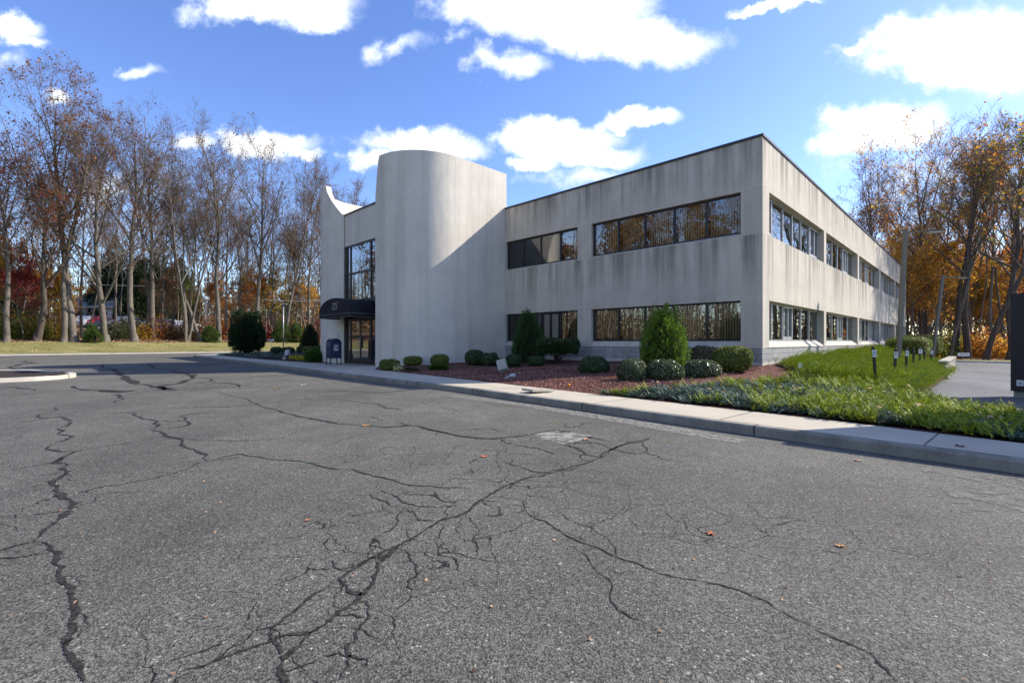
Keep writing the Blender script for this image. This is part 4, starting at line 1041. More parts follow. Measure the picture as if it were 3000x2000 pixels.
def shrub(name, x, y, w, h, prof, mat, n=3500, ls=.03, lump=.06, lsz=.25, seed=0, z=None, label=None, cat='shrub', group=None, depth=None, inner=.82, parts=False, layers=3, spike=0, base=0., sq=0, rz=0, nl=60):
    rs = np.random.RandomState(seed+100); z = float(bed_z(x, y))-.03 if z is None else z
    d = depth or w
    P, N, D = surf_pts(n, prof, rs, lump, nl, lsz, base)
    if sq:
        a = np.arctan2(P[:, 1], P[:, 0]); k = (np.abs(np.cos(a))**sq+np.abs(np.sin(a))**sq)**(-1/sq); P[:, :2] *= k[:, None]
    S = np.array([w/2, d/2, h])
    P = P*S; N = N/S; N /= np.linalg.norm(N, axis=1, keepdims=True)
    dep = rs.uniform(0, 1, len(P))**1.6*.10*min(w, h)*layers/3
    P = P-N*dep[:, None]
    if rz:
        c_, s_ = math.cos(rz), math.sin(rz); Rm = np.array([[c_, s_, 0], [-s_, c_, 0], [0, 0, 1]]); P = P@Rm; N = N@Rm
    if spike:    # short upturned sprigs of needles
        q = len(P); dirn = N*1.0+rs.normal(0, .45, (q, 3))+np.array([0, 0, .25]); dirn /= np.linalg.norm(dirn, axis=1, keepdims=True)
        sd = np.cross(dirn, rs.normal(0, 1, (q, 3))); sd /= np.linalg.norm(sd, axis=1, keepdims=True)
        L = spike*rs.uniform(.6, 1.3, (q, 1)); Q = np.stack([P-sd*ls*.5, P+sd*ls*.5, P+dirn*L+sd*ls*.12, P+dirn*L-sd*ls*.12], 1)
    else: Q = quads(P, ls*rs.uniform(.7, 1.3, len(P)), rs, N, .75)
    # inner mass
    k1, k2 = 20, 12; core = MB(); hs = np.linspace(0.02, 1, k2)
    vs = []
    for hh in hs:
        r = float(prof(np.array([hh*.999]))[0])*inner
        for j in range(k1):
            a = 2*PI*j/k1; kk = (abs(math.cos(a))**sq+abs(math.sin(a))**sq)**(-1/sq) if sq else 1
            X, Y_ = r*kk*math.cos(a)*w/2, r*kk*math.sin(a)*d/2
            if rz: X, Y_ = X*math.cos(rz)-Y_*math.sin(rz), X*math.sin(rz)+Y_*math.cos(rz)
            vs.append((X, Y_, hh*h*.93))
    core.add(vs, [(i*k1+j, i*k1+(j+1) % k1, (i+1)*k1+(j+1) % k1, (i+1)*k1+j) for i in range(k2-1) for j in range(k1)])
    if base > 0:
        core.v = [(a, b, c) if c > base*h else (a*.3, b*.3, c) for a, b, c in core.v]
    e = empty(name, (x, y, z), 0, label, cat, group)
    np_mesh('foliage', Q.reshape(-1, 3), 4, mat, e)
    core.build('stems', M['twigcore'], e)  # solid dark core painting the shade between leaves, not separate stems
    return e
def place(px, ybase, ytop, wpx, zg=None):
    """ground position of a bush from where its foot, top and width show"""
    Y = 12.
    for _ in range(60):
        x = U(px, Y); zz = float(bed_z(x, Y)) if zg is None else zg
        Y2 = (CAMZ-zz)*F/(ybase-1000.); Y += (min(max(Y2, 4), 60)-Y)*.25
    x = U(px, Y); w = wpx/F*Y; Yc = Y+w*.42
    x = U(px, Yc); zz = float(bed_z(x, Yc)) if zg is None else zg
    h = (ybase-ytop)/F*Yc
    ztop = CAMZ-(ytop-1000.)*Yc/F
    return x, Yc, wpx/F*Yc, max(.2, ztop-zz)+.02
def B(px, yb, yt, w, *a, **k):
    x, y, ww, hh = place(px, yb, yt, w); ww *= k.pop('wf', .96)
    if 'dmul' in k: k['depth'] = ww*k.pop('dmul')
    return shrub(k.pop('name', 'round_shrub'), x, y, ww, hh, *a, **k)
B(1142, 1086, 1050, 58, cushion, M['yellowgreen_lf'], 4500, .035, seed=1, label='low yellow-green shrub nearest the entrance, at the foot of the curved tower')
B(1209, 1071, 1041, 54, cushion, M['box_lf'], 4200, .035, seed=2, label='small olive clipped shrub, second from the entrance beside the curved tower')
B(1289, 1072, 1036, 54, cushion, M['box_lf'], 4200, .04, seed=3, label='small flat-topped shrub behind the green grass tuft')
B(1393, 1071, 1023, 64, ball, M['darkholly_lf'], 5000, .04, seed=4, label='tallest dark round shrub at the right end of the tower wall')
B(1434, 1072, 1032, 55, ball, M['darkholly_lf'], 4000, .04, seed=5, label='dark round shrub behind the tilted beige floodlight')
B(1504, 1075, 1037, 54, ball, M['darkholly_lf'], 4500, .035, seed=6, label='dark green ball shrub just right of the tilted beige floodlight')
B(1571, 1073, 1041, 54, cushion, M['darkholly_lf'], 4500, .035, seed=7, label='small green ball shrub between the floodlight and the spreading yew')
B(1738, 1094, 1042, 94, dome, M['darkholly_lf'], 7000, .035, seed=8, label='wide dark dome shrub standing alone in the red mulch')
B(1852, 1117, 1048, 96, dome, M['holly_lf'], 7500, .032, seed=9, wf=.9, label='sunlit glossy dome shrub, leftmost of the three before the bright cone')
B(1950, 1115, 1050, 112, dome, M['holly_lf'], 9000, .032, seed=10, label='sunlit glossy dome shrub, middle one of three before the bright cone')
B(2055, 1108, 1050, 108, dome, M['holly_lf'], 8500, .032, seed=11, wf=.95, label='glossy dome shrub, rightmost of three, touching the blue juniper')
B(2147, 1094, 1012, 108, cushion, M['yellowgreen_lf'], 9000, .045, seed=12, lump=.08, sq=3, wf=.85, label='tall yellow-green clipped shrub nearest the building corner')
B(2062, 1072, 1011, 74, cushion, M['brown_lf'], 4200, .045, seed=13, lump=.08, sq=3, inner=.5, label='thin brownish clipped shrub left of the yellow-green one')
B(1548, 1064, 909, 97, cone, M['spruce_shade_lf'], 15000, .022, seed=14, lump=.17, lsz=.085, spike=.05, nl=320, wf=1.0, name='cone_shrub', label='shaded dark green cone conifer by the left ground-floor windows')
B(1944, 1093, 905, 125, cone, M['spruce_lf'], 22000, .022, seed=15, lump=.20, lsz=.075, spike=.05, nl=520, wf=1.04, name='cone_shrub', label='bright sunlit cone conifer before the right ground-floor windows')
B(908, 1030, 947, 61, bullet, M['pine_lf'], 9000, .035, seed=16, lump=.03, spike=.05, name='cone_shrub', label='dark smooth cone conifer left of the mailbox')
# spreading flat-topped yew on bare stems
x, y, w, h = place(1632, 1066, 994, 120); w *= .95
ye = shrub('spreading_yew', x, y, w, h, lambda q: np.where(q < .45, .25+.75*np.clip(q/.45, 0, 1), 1)*np.clip(1-np.clip((q-.6)/.4, 0, 1)**4, 0, 1)**.5, M['darkholly_lf'], 6500, .05, .16, .3, seed=17, base=.42, inner=.55, spike=.07, label='spreading flat-topped yew on bare stems under the left windows')
sm = MB(); rr = random.Random(4)
for i in range(9):
    a = rr.uniform(0, 6.28); q = rr.uniform(.1, .42)*w
    sm.tube([(rr.gauss(0, .06), rr.gauss(0, .06), -.02), (q*.5*math.cos(a), q*.5*math.sin(a), h*.3), (q*math.cos(a), q*math.sin(a), h*.72)], [.025, .018, .012], 5)
sm.build('branch', M['bark_dark'], ye)
# entrance bed
B(810, 1039, 1014, 34, ball, M['darkholly_lf'], 2500, .05, seed=21, label='dark ball shrub, leftmost in the shaded entrance bed')
B(843, 1037, 1015, 41, ball, M['darkholly_lf'], 2500, .05, seed=22, label='dark ball shrub behind the small grey floodlight in the entrance bed')
B(883, 1035, 1012, 28, ball, M['darkholly_lf'], 2000, .05, seed=23, label='dark ball shrub at the left foot of the smooth cone')
B(905, 1036, 1013, 36, ball, M['box_lf'], 2500, .05, seed=24, label='dark ball shrub in front of the smooth cone')
B(932, 1037, 1012, 34, cushion, M['brightg_lf'], 2500, .05, seed=25, label='small bright shrub between the smooth cone and the mailbox')
B(919, 1062, 1023, 50, dome, M['brightg_lf'], 7000, .025, seed=26, spike=.05, label='bright green mound shrub directly left of the mailbox')
# round evergreen tree with a short trunk
x, y, w, h = place(725, 1026, 905, 103, .16)
x, y = U(725, 38.5), 38.5; w = 88/F*38.5; h = 120/F*38.5
re_ = shrub('evergreen_tree', x, y, w*.95, h, lambda q: np.where(q < .18, .4+.5*np.clip(q/.18, 0, 1), np.clip(1-np.clip((q-.3)/.72, 0, 1)**2.2, 0, 1)**.6*.97+.03), M['yew_lf'], 17000, .05, .14, .16, seed=31, z=.2, base=.1, inner=.72, spike=.13, nl=180, label='round dark evergreen tree with a short trunk at the end of the entrance bed', cat='tree')
sm = MB(); sm.tube([(0, 0, -.2), (0, 0, .6), (.1, 0, 1.3)], [.16, .12, .08], 8); sm.build('trunk', M['bark_dark'], re_)
# rough cedars by the lawn
for i, (px, yb, yt, w_, lab) in enumerate([(618, 1000, 962, 42, 'small cedar bush at the lawn edge left of the round evergreen'), (822, 1003, 952, 46, 'small cedar bush behind the thin grey pole'), (866, 1002, 962, 38, 'small yellowish cedar bush right of the thin grey pole'), (272, 997, 958, 44, 'small feathery cedar between the leaning tree and the low fork')]):
    Y = back(px, 46, 7.0); x = U(px, Y)
    shrub('cedar_bush', x, Y, w_/F*Y, (yb-yt)/F*Y+.3, lambda q: np.clip(1-q**1.3, 0, 1)**.7*(.6+.4*np.clip(q/.25, 0, 1)), M['cedar_lf'], 4500, .05, .35, .2, seed=40+i, z=ground_z(x, Y)-.1, inner=.45, spike=.22, label=lab)
# clipped hedges on the bank
def hedge(p0, p1, t0, t1, h, seed, label):
    x, y = W((p0+p1)/2, (t0+t1)/2)
    return shrub('clipped_hedge', x, y, t1-t0, h, boxy, M['box_lf'], 16000, .055, .03, .2, seed=seed, z=float(bed_z(x, y))-.05, depth=p1-p0, sq=9, inner=.93, rz=R(45), label=label, cat='hedge')
hedge(.6, 2.65, 21.5, 26.5, 1.42, 51, 'near clipped box hedge behind the first leaning lamp post')
hedge(.5, 2.7, 30.6, 37, 1.75, 52, 'farther clipped hedge showing above the near hedge')

# flowers and grasses
def flowers(px, yb, yt, w_, mat, gmat, n, label, seed):
    x, y, w, h = place(px, yb, yt, w_); rs = np.random.RandomState(seed)
    e = empty('flowering_plant', (x, y, float(bed_z(x, y))-.02), 0, label, 'flowers')
    P, N, D = surf_pts(n, dome, rs, .15, 30, .25); P *= np.array([w/2, w/2*.8, h]); np_mesh('blossoms', quads(P[: n//2]+N[: n//2]*.015, .05, rs, N[: n//2], .3, 1).reshape(-1, 3), 4, mat, e)
    np_mesh('foliage', quads(P*.93, .055, rs, N, .9).reshape(-1, 3), 4, gmat, e); return e
flowers(858, 1052, 1040, 20, M['flower'], M['brightg_lf'], 700, 'left mound of bright yellow chrysanthemums in the entrance bed', 61)
flowers(872, 1054, 1039, 20, M['flower'], M['brightg_lf'], 700, 'middle mound of bright yellow chrysanthemums in the entrance bed', 62)
flowers(884, 1056, 1041, 20, M['flower'], M['brightg_lf'], 700, 'right mound of bright yellow chrysanthemums, touching the bright green shrub', 63)
flowers(1166, 1088, 1068, 27, M['flower_pale'], M['yellowgreen_lf'], 420, 'small pale-flowered plant between the two shrubs nearest the entrance', 64)
def tuft(px, yb, yt, w_, c, n, label, seed):
    x, y, w, h = place(px, yb, yt, w_); rs = np.random.RandomState(seed)
    b = rs.normal(0, .13, (n, 2))*np.array([w, w*.5]); a = rs.uniform(0, 2*PI, n); L = h*rs.uniform(.9, 1.6, n); out = w*.32*rs.uniform(.3, 1, n)
    V = []
    for t0, t1 in ((0, .4), (.4, .75), (.75, 1)):
        def pt_(t): return np.stack([b[:, 0]+np.cos(a)*out*t*t**.3, b[:, 1]+np.sin(a)*out*t, L*(t-.55*t*t)], 1)
        sd = np.stack([-np.sin(a), np.cos(a), 0*a], 1)*.006
        A, C_ = pt_(t0), pt_(t1); V.append(np.stack([A-sd, A+sd, C_+sd*(1.15-t1), C_-sd*(1.15-t1)], 1))
    o = np_mesh('grass_tuft', np.concatenate(V).reshape(-1, 3), 4, c); o.location = (x, y, float(bed_z(x, y))-.01)
    return tag(o, label, 'ornamental grass')
tuft(1205, 1092, 1068, 62, M['brown_lf'], 1300, 'brownish dying grass clump beside the pale-flowered plant', 71)
tuft(1285, 1087, 1062, 82, M['brightg_lf'], 1800, 'green arching grass tuft in front of the flat-topped shrub', 72)

# ---------------- ground covers
def scatter(poly, n, seed, cond=None):
    rs = np.random.RandomState(seed); xs = [p[0] for p in poly]; ys = [p[1] for p in poly]
    x = rs.uniform(min(xs), max(xs), n); y = rs.uniform(min(ys), max(ys), n); k = in_poly(x, y, poly)
    if cond is not None: k &= cond(x, y)
    return x[k], y[k], rs
def juniper(name, poly, n, hgt, L, mat, seed, label, azim=None, dens=None, needles=5, wd=.02, lift=.45, hf=None, clump=13):
    n0 = n; x, y, rs = scatter(poly, int(n/clump), seed, dens)
    k = max(1, int(clump)); ca_ = np.repeat(rs.uniform(0, 2*PI, len(x)) if azim is None else azim+rs.normal(0, .6, len(x)), k); ch = np.repeat(rs.uniform(.25, 1.25, len(x)), k)
    x = np.repeat(x, k)+rs.normal(0, L*.42, len(x)*k); y = np.repeat(y, k)+rs.normal(0, L*.42, len(y)*k)
    ok = in_poly(x, y, poly) | (rs.uniform(0, 1, len(x)) < .3); x, y, ca_, ch = x[ok], y[ok], ca_[ok], ch[ok]; n = len(x)
    edge = seg_dist(x, y, list(poly)+[poly[0]])
    und = .5+.5*np.sin(x*2.1+1.3*np.sin(y*1.7+seed))*np.sin(y*2.4+1.1*np.sin(x*1.9)); und = .65*und+.35*(.5+.5*np.sin(x*6.1+y*3)*np.sin(y*7.3-x*2))
    top = hgt*(.45+.75*und)*np.clip(edge/.35+.25, .25, 1)
    z = bed_z(x, y)+top*ch*rs.uniform(.25, 1, n)
    a = ca_+rs.normal(0, .6 if azim is None else .3, n)
    up = rs.uniform(.1, lift*2, n)
    D = np.stack([np.cos(a), np.sin(a), up], 1); D /= np.linalg.norm(D, axis=1, keepdims=True)
    Sd = np.stack([-np.sin(a), np.cos(a), rs.normal(0, .35, n)], 1)
    P = np.stack([x, y, z], 1); l = L*rs.uniform(.6, 1.35, n)[:, None]; V = []
    V.append(np.stack([P-Sd*wd*.35, P+Sd*wd*.35, P+D*l], 1))
    for k in range(needles):
        f = (k+.6)/(needles+.2); s = 1 if k % 2 else -1
        Q = P+D*l*f; nl_ = l*(.42-.24*f); dd = D*.75+Sd*s*.6+np.array([0, 0, .15]); dd /= np.linalg.norm(dd, axis=1, keepdims=True)
        V.append(np.stack([Q-D*wd*.45, Q+D*wd*.45, Q+dd*nl_], 1))
    V = np.stack(V, 1).reshape(-1, 3)
    o = np_mesh(name, V, 3, mat)
    return tag(o, label, 'ground cover', kind='stuff')
jfront = [P3(1590, 1146)[0:2], (2.9, 9.0), (4.38, 7.1), (5.66, 5.35), (8.4, 2.2), (10.0, 1.5), W(7.0, -6.7), W(5.3, -5.4), W(4.4, -4.2), W(3.9, -2.6), W(3.6, -1.3), (9.2, 12.3), (7.9, 11.9), (6.6, 11.6), (5.3, 11.1), (3.4, 10.3), (2.2, 9.9)]
jfront[0] = (1.7, 10.15)
jbank = [W(3.85, -3.0), W(4.0, 12), W(3.6, 19), W(.3, 21), W(.12, 2.0), W(.15, .6), W(.9, -.3), W(1.3, -1.9), W(2.6, -1.3)]
rs_ = np.random.RandomState(9)
def blueish(x, y):   # blue-green patches: near the mulch, a central drift and the far corner by the sidewalk
    b = np.exp(-(((x-3.4)/2.0)**2+((y-9.3)/1.5)**2))*1.15 + np.exp(-(((x-6.9)/1.2)**2+((y-4.4)/1.1)**2))*1.5 + np.exp(-(((x-6.6)/1.6)**2+((y-10.2)/.8)**2))*.9
    w_ = .5+.5*np.sin(x*3.3+1.5*np.sin(y*2.9))*np.sin(y*3.7+1.2*np.sin(x*2.3))
    return b*.75+w_*.6-.38
rj = np.random.RandomState(33)
juniper('blue_juniper', jfront, 90000, .17, .14, M['junb_lf'], 81, 'blue-grey creeping juniper between the sidewalk and the building corner', dens=lambda x, y: blueish(x, y) > rj.uniform(-.1, .5, x.shape), lift=.4, wd=.03)
juniper('green_juniper', jfront, 80000, .23, .17, M['jung_lf'], 82, 'lime-green creeping juniper spilling toward the sidewalk', dens=lambda x, y: blueish(x, y) < rj.uniform(-.25, .55, x.shape), lift=.7, wd=.036)
juniper('juniper_undershade', jfront, 22000, .10, .12, M['yew_lf'], 83, 'dark undergrowth beneath the creeping juniper, shade put into its colour', lift=.3, wd=.03)  # layer of dark sprigs painting the shade below the juniper
juniper('bank_juniper', jbank, 105000, .33, .28, M['junf_lf'], 84, 'fine bright green juniper sweeping down the bank past the marker posts', azim=R(-60), lift=.5, needles=5, wd=.03, clump=16)
juniper('shaded_juniper', left_bed[1:9]+[W(-28, -3), W(-24, -4.5)], 26000, .16, .2, M['junb_lf'], 85, 'shaded blue juniper mat at the far end of the entrance bed', dens=lambda x, y: y > 30.5, lift=.3, wd=.03)
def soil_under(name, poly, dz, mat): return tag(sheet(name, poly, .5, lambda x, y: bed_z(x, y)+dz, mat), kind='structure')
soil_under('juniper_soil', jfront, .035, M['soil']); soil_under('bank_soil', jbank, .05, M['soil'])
# mulch chips
def chips(name, poly, n, s, mat, seed, label, cond=None, zf=bed_z, flatk=.55, kind='stuff'):
    x, y, rs = scatter(poly, n, seed, cond); n = len(x)
    c = np.stack([x, y, zf(x, y)+s*.25], 1)
    base = np.array([(1, 0, 0), (-.5, .87, 0), (-.5, -.87, 0), (.1, .1, 1.0), (0, -.1, -1)])
    V = base[None]*rs.uniform(.55, 1.35, (n, 5, 1))*s*.5*rs.uniform(.6, 1.4, (n, 1, 1)); V[:, :, 2] *= flatk
    a = rs.uniform(0, 2*PI, n); ti = rs.normal(0, .4, n); ca, sa = np.cos(a)[:, None], np.sin(a)[:, None]
    X = V[:, :, 0]*ca-V[:, :, 1]*sa; Y_ = V[:, :, 0]*sa+V[:, :, 1]*ca; Z = V[:, :, 2]+X*ti[:, None]*.6
    V = np.stack([X, Y_, Z], 2)+c[:, None]
    T = np.array([(0, 1, 3), (1, 2, 3), (2, 0, 3), (1, 0, 4), (2, 1, 4), (0, 2, 4)])
    Tt = (T[None]+(np.arange(n)*5)[:, None, None]).reshape(-1, 3)
    return tag(np_tmesh(name, V.reshape(-1, 3), Tt, mat), label, 'mulch' if 'mulch' in label else 'ground cover', kind=kind)
mulchp = [(-5.4, 19.0), (-.6, 13.1), (2.55, 9.2), (3.2, 9.0), (4.5, 11.6), W(.3, -1.0), W(-.3, -.05), W(-11.8, -.1), W(-12, -3), W(-14, -5.2)]
chips('lava_rock_mulch', mulchp, 60000, .045, M['rock'], 91, 'red-brown lava rock mulch covering the front bed', lambda x, y: ((x < 1.6) | (y > 10.4)) & (y < 17.5))
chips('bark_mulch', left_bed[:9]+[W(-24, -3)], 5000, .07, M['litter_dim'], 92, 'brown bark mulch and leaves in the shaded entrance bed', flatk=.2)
# grass and fallen leaves
def leafcarpet(name, poly, n, s, zf, seed, label, cond=None, mat='litter', cat='fallen leaves'):
    x, y, rs = scatter(poly, n, seed, cond); c = np.stack([x, y, zf(x, y)+s*.18], 1)
    N = np.tile([0, 0, 1.], (len(x), 1))
    return tag(np_mesh(name, quads(c, s*rs.uniform(.6, 1.3, len(x)), rs, N, .35, 1.2).reshape(-1, 3), 4, M[mat]), label, cat, kind='stuff')
leafcarpet('leaf_litter', [LP(6.2, -40), LP(6.4, 10), LP(6.2, 45), LP(20, 45), LP(20, -40)], 60000, .16, lambda x, y: hill_z(x, y)+.02, 95, 'band of fallen orange-brown leaves under the trees beyond the lawn')
leafcarpet('lawn_leaves', [LP(.2, -40), LP(.2, 45), LP(6.6, 45), LP(6.6, -40)], 11000, .11, lambda x, y: hill_z(x, y)+.03, 96, 'scattered fallen leaves on the lawn beyond the far kerb')
leafcarpet('gutter_leaves', [LP(-2.2, -30), LP(-2.2, 12), LP(-.05, 12), LP(-.05, -30)], 1500, .10, lambda x, y: 0*x+.003, 97, 'fallen leaves blown along the far kerb of the lot', cond=lambda x, y: np.random.RandomState(3).uniform(0, 1, x.shape) < np.exp(dL(x, y)*1.6)+.06)
leafcarpet('bed_leaves', front_bed, 900, .06, lambda x, y: bed_z(x, y)+.03, 98, 'a few pale fallen leaves dotted over the front bed', cond=lambda x, y: (to_pt(x, y)[1] < -1))
leafcarpet('juniper_leaves', jfront, 260, .07, lambda x, y: bed_z(x, y)+.24, 99, 'dry brown leaves caught in the creeping juniper')
leafcarpet('woods_floor_leaves', [W(3, 33), W(40, 33), W(40, 60), W(-1, 60)], 16000, .16, lambda x, y: 0*x-.30, 100, 'fallen leaves on the woodland floor beyond the driveway')
leafcarpet('crack_debris', [(-3.2, 1.4), (3.0, 1.4), (4.2, 5.5), (-6, 9)], 420, .016, lambda x, y: 0*x+.004, 102, 'tiny leaf scraps and grit strewn over the cracked foreground asphalt')
def blades(name, poly, n, h, zf, seed, label):
    x, y, rs = scatter(poly, n, seed); n = len(x); a = rs.uniform(0, 2*PI, n); P = np.stack([x, y, zf(x, y)], 1)
    sd = np.stack([np.cos(a), np.sin(a), 0*a], 1)*.03; tp = P+np.stack([rs.normal(0, .05, n), rs.normal(0, .05, n), h*rs.uniform(.5, 1.2, n)], 1)
    return tag(np_mesh(name, np.stack([P-sd, P+sd, tp], 1).reshape(-1, 3), 3, M['grass_lf']), label, 'grass', kind='stuff')
blades('lawn_grass', [LP(.15, -22), LP(.15, 30), LP(6.8, 30), LP(6.8, -22)], 42000, .07, hill_z, 101, 'short yellowing grass of the lawn beyond the far kerb')
# scrubby brush under the woods, low tangled shrubs one by one
GB = 'wild bushes along the woodland edge'
def wild(px, Y, w, h, colr, seed, label, group=None, n=1500, ls=.16):
    if px < 1100: Y = back(px, Y, 10.0 if h < 3.5 else 8.2); h *= 1.2
    x = U(px, Y); rs = np.random.RandomState(seed); z = ground_z(x, Y)
    e = empty('wild_bush', (x, Y, z-.05), 0, label, 'bush', group)
    P = rs.normal(0, .42, (n, 3)); P = P/np.maximum(1, np.linalg.norm(P, axis=1, keepdims=True)); P[:, 2] = np.abs(P[:, 2]); P *= np.array([w/2, w/2, h]); 
    f = np_mesh('foliage', quads(P, ls*rs.uniform(.5, 1.2, n), rs).reshape(-1, 3), 4, M['leaf_obj'], e); f.color = colr
    m = MB(); r2 = random.Random(seed)
    for i in range(16):
        a = r2.uniform(0, 6.28); q = r2.uniform(.3, 1)*w/2
        m.tube([(0, 0, 0), (q*.4*math.cos(a), q*.4*math.sin(a), h*.5), (q*math.cos(a), q*math.sin(a), h*r2.uniform(.6, 1.0))], [.03, .02, .008], 4)
    m.build('stems', M['twig'], e); return e
wild(60, 47, 3.4, 2.6, YG, 201, 'olive wild bush at the far left below the red tree')
wild(130, 47.6, 3.2, 2.2, YG, 202, 'yellow-green wild bush left of the leaning trunk')
wild(10, 46, 3.0, 2.4, YG, 203, 'olive wild bush at the left edge of the photo')
wild(190, 47.2, 2.4, 4.2, YEL, 204, 'tall yellow wild bush against the leaning trunk')
wild(350, 49, 2.6, 1.9, (.07, .09, .03, 1), 205, 'dark green wild bush between the low fork and the straight trunk')
wild(425, 49, 2.6, 1.7, YEL, 206, 'yellow wild bush just right of the straight pale trunk')
wild(500, 50, 3.2, 1.8, (.16, .09, .04, 1), 207, 'brown wild bush in front of the parked white truck')
wild(575, 50, 3.0, 1.9, (.15, .10, .04, 1), 208, 'brown wild bush left of the white lamp globe')
wild(655, 49.5, 3.0, 2.7, ORANGE, 209, 'orange wild bush behind the round evergreen on its left')
wild(790, 50, 2.8, 2.6, RED, 210, 'reddish wild bush right of the round evergreen')
wild(850, 51, 2.8, 2.6, GOLD, 211, 'golden wild bush behind the small grey pole')
wild(900, 50, 3.0, 2.8, ORANGE, 212, 'orange wild bush behind the smooth cone')
wild(940, 50, 2.6, 3.2, RED, 213, 'red wild bush beside the entrance tower')
wild(700, 51, 2.6, 2.6, ORANGE, 214, 'rust wild bush right behind the round evergreen')
rw = random.Random(6)
for px in (30, 100, 160, 385, 460, 530, 610, 680, 745, 815, 870, 925, 955):
    wild(px, rw.uniform(52, 58), rw.uniform(2.6, 4), rw.uniform(1.8, 3.2), rw.choice([YG, GOLD, ORANGE, (.16, .1, .05, 1), (.09, .09, .03, 1)]), 220+px, 'one of the tangled wild bushes filling the woods behind the lawn', GB, 1100)
for px in (2660, 2690, 2720, 2750, 2775, 2805, 2840, 2865, 2895, 2925, 2950, 2975, 2998, 2735, 2790, 2855, 2910):
    wild(px, rw.uniform(42, 52), rw.uniform(2.4, 3.6), rw.uniform(1.6, 3.4), rw.choice([YEL, GOLD, ORANGE, GOLD, YG, ORANGE]), 220+px, 'one of the golden wild bushes filling the woods beyond the driveway', GB+' beyond the driveway', 1300)
# conifers behind the white truck
for i, (px, Y, w, h, lab) in enumerate([(330, 88, 9, 15, 'dark conifer behind the roof of the white house'), (465, 90, 10, 13.5, 'dark conifer right of the white house'), (410, 84, 8, 12, 'dark conifer behind the straight pale trunk'), (520, 96, 9, 13, 'dark conifer behind the parked white truck'), (10, 62, 6, 7.5, 'dark conifer behind the trees at the left edge')]):
    x = U(px, Y); c = shrub('conifer', x, Y, w, h, lambda q: np.clip(1-q, 0, 1)**.75, M['pine_lf'], 9000, .16, .25, .12, seed=300+i, z=ground_z(x, Y)-.4, inner=.6, spike=.55, nl=120, label=lab, cat='tree')
# distant woods as one mass, left, behind and right
def woods_mass():
    rs = np.random.RandomState(8); V = []; m = MB(); r = random.Random(8)
    spots = []
    for i in range(760):
        a = r.uniform(-.95, .98); Y = r.uniform(92, 150); spots.append((math.tan(a)*Y if abs(a) < .9 else math.copysign(1.2*Y, a), Y))
    for i in range(380): spots.append((r.uniform(-140, -88), r.uniform(-40, 90)))
    for i in range(260): spots.append((r.uniform(75, 125), r.uniform(-10, 95)))
    for i in range(110): spots.append((r.uniform(-100, 100), r.uniform(-95, -62)))
    cs = []; sz = []
    for x, y in spots:
        z = ground_z(x, y); H = r.uniform(16, 23); rr_ = r.uniform(.1, .28)
        if abs(x) < 45 and y > 0: H *= .55
        lx, ly = r.gauss(0, 1.0), r.gauss(0, 1.0)
        m.tube([(x, y, z-.5), (x+lx*.3, y+ly*.3, z+H*.45), (x+lx, y+ly, z+H*.95)], [rr_, rr_*.7, .04], 4, caps=False)
        for k in range(9):
            h0 = H*r.uniform(.3, .85); a = r.uniform(0, 6.28); L = r.uniform(1.5, 4.)
            p = Vector((x+lx*h0/H, y+ly*h0/H, z+h0)); q = p+Vector((math.cos(a)*L*.6, math.sin(a)*L*.6, L*.9)); m.tube([p, p.lerp(q, .5)+Vector((0, 0, -.2)), q], [.06, .04, .015], 3, caps=False)
            for b in range(3):
                e = q.lerp(p, r.uniform(0, .6)); m.tube([e, e+Vector((r.gauss(0, .9), r.gauss(0, .9), r.uniform(.4, 1.6)))], [.025, .012], 3, caps=False)
        for k in range(72): cs.append((x+r.gauss(0, 2.3), y+r.gauss(0, 2.3), z+abs(r.gauss(0, 1))*H*.34+.2)); sz.append(r.uniform(.22, .6))
        for k in range(34 if x < 0 else 0): cs.append((x+r.gauss(0, 2.8), y+r.gauss(0, 2.8), z+r.uniform(0, 7.5))); sz.append(r.uniform(.4, .8))
        for k in range(22): cs.append((x+r.gauss(0, 2.8), y+r.gauss(0, 2.8), z+r.uniform(0, 2.4))); sz.append(r.uniform(.5, .95))
    o = m.build('distant_trunks', M['bark']); tag(o, 'far-off trunks of the woods seen through the nearer trees', 'woods', kind='stuff')
    Q = quads(np.array(cs), np.array(sz), rs)
    o = np_mesh('distant_foliage', Q.reshape(-1, 3), 4, leafmat('distant leaves', (.13, .09, .06), (.30, .19, .10), (.2, .18, .06), rough=.8, trans=.3)); tag(o, 'far-off brown and orange foliage of the woods behind the nearer trees', 'woods', kind='stuff')
woods_mass()
# ================================================================ OBJECTS
def mk(name, color, **k): 
    if name not in M: M[name] = simple(name, color, **k)
    return M[name]
mk('mail_blue', (.018, .03, .075), rough=.35, spec=.5, var=.1); mk('white_paint', (.7, .7, .68), rough=.5); mk('black_rubber', (.015, .015, .015), rough=.8)
mk('pole_bronze', (.16, .145, .115), rough=.55, spec=.4); mk('post_brown', (.05, .035, .028), rough=.6); mk('steel', (.4, .4, .4), rough=.4, metal=.6)
mk('beige_metal', (.40, .36, .29), rough=.55); mk('stone_cap', (.42, .38, .31), rough=.85, bump=.3); mk('cab_brown', (.035, .028, .026), rough=.6, var=.08)

# mailbox, aligned with the building
mbx = empty('mailbox', (*W(-17.62, -6.15), .124), R(45), 'dark blue rounded-top collection mailbox on four legs beside the entrance', 'mailbox')
hw, hd = .255, .28; zb, zt = .30, 1.0
def arch(x0=-hd, x1=hd, n=16):
    pts = [(x0, zb), (x1, zb)]
    for i in range(n+1):
        a = PI*i/n; pts.append((x1*math.cos(a) if True else 0, zt+.27*math.sin(a)))
    return pts
pf = arch(); n = len(pf); m = MB()
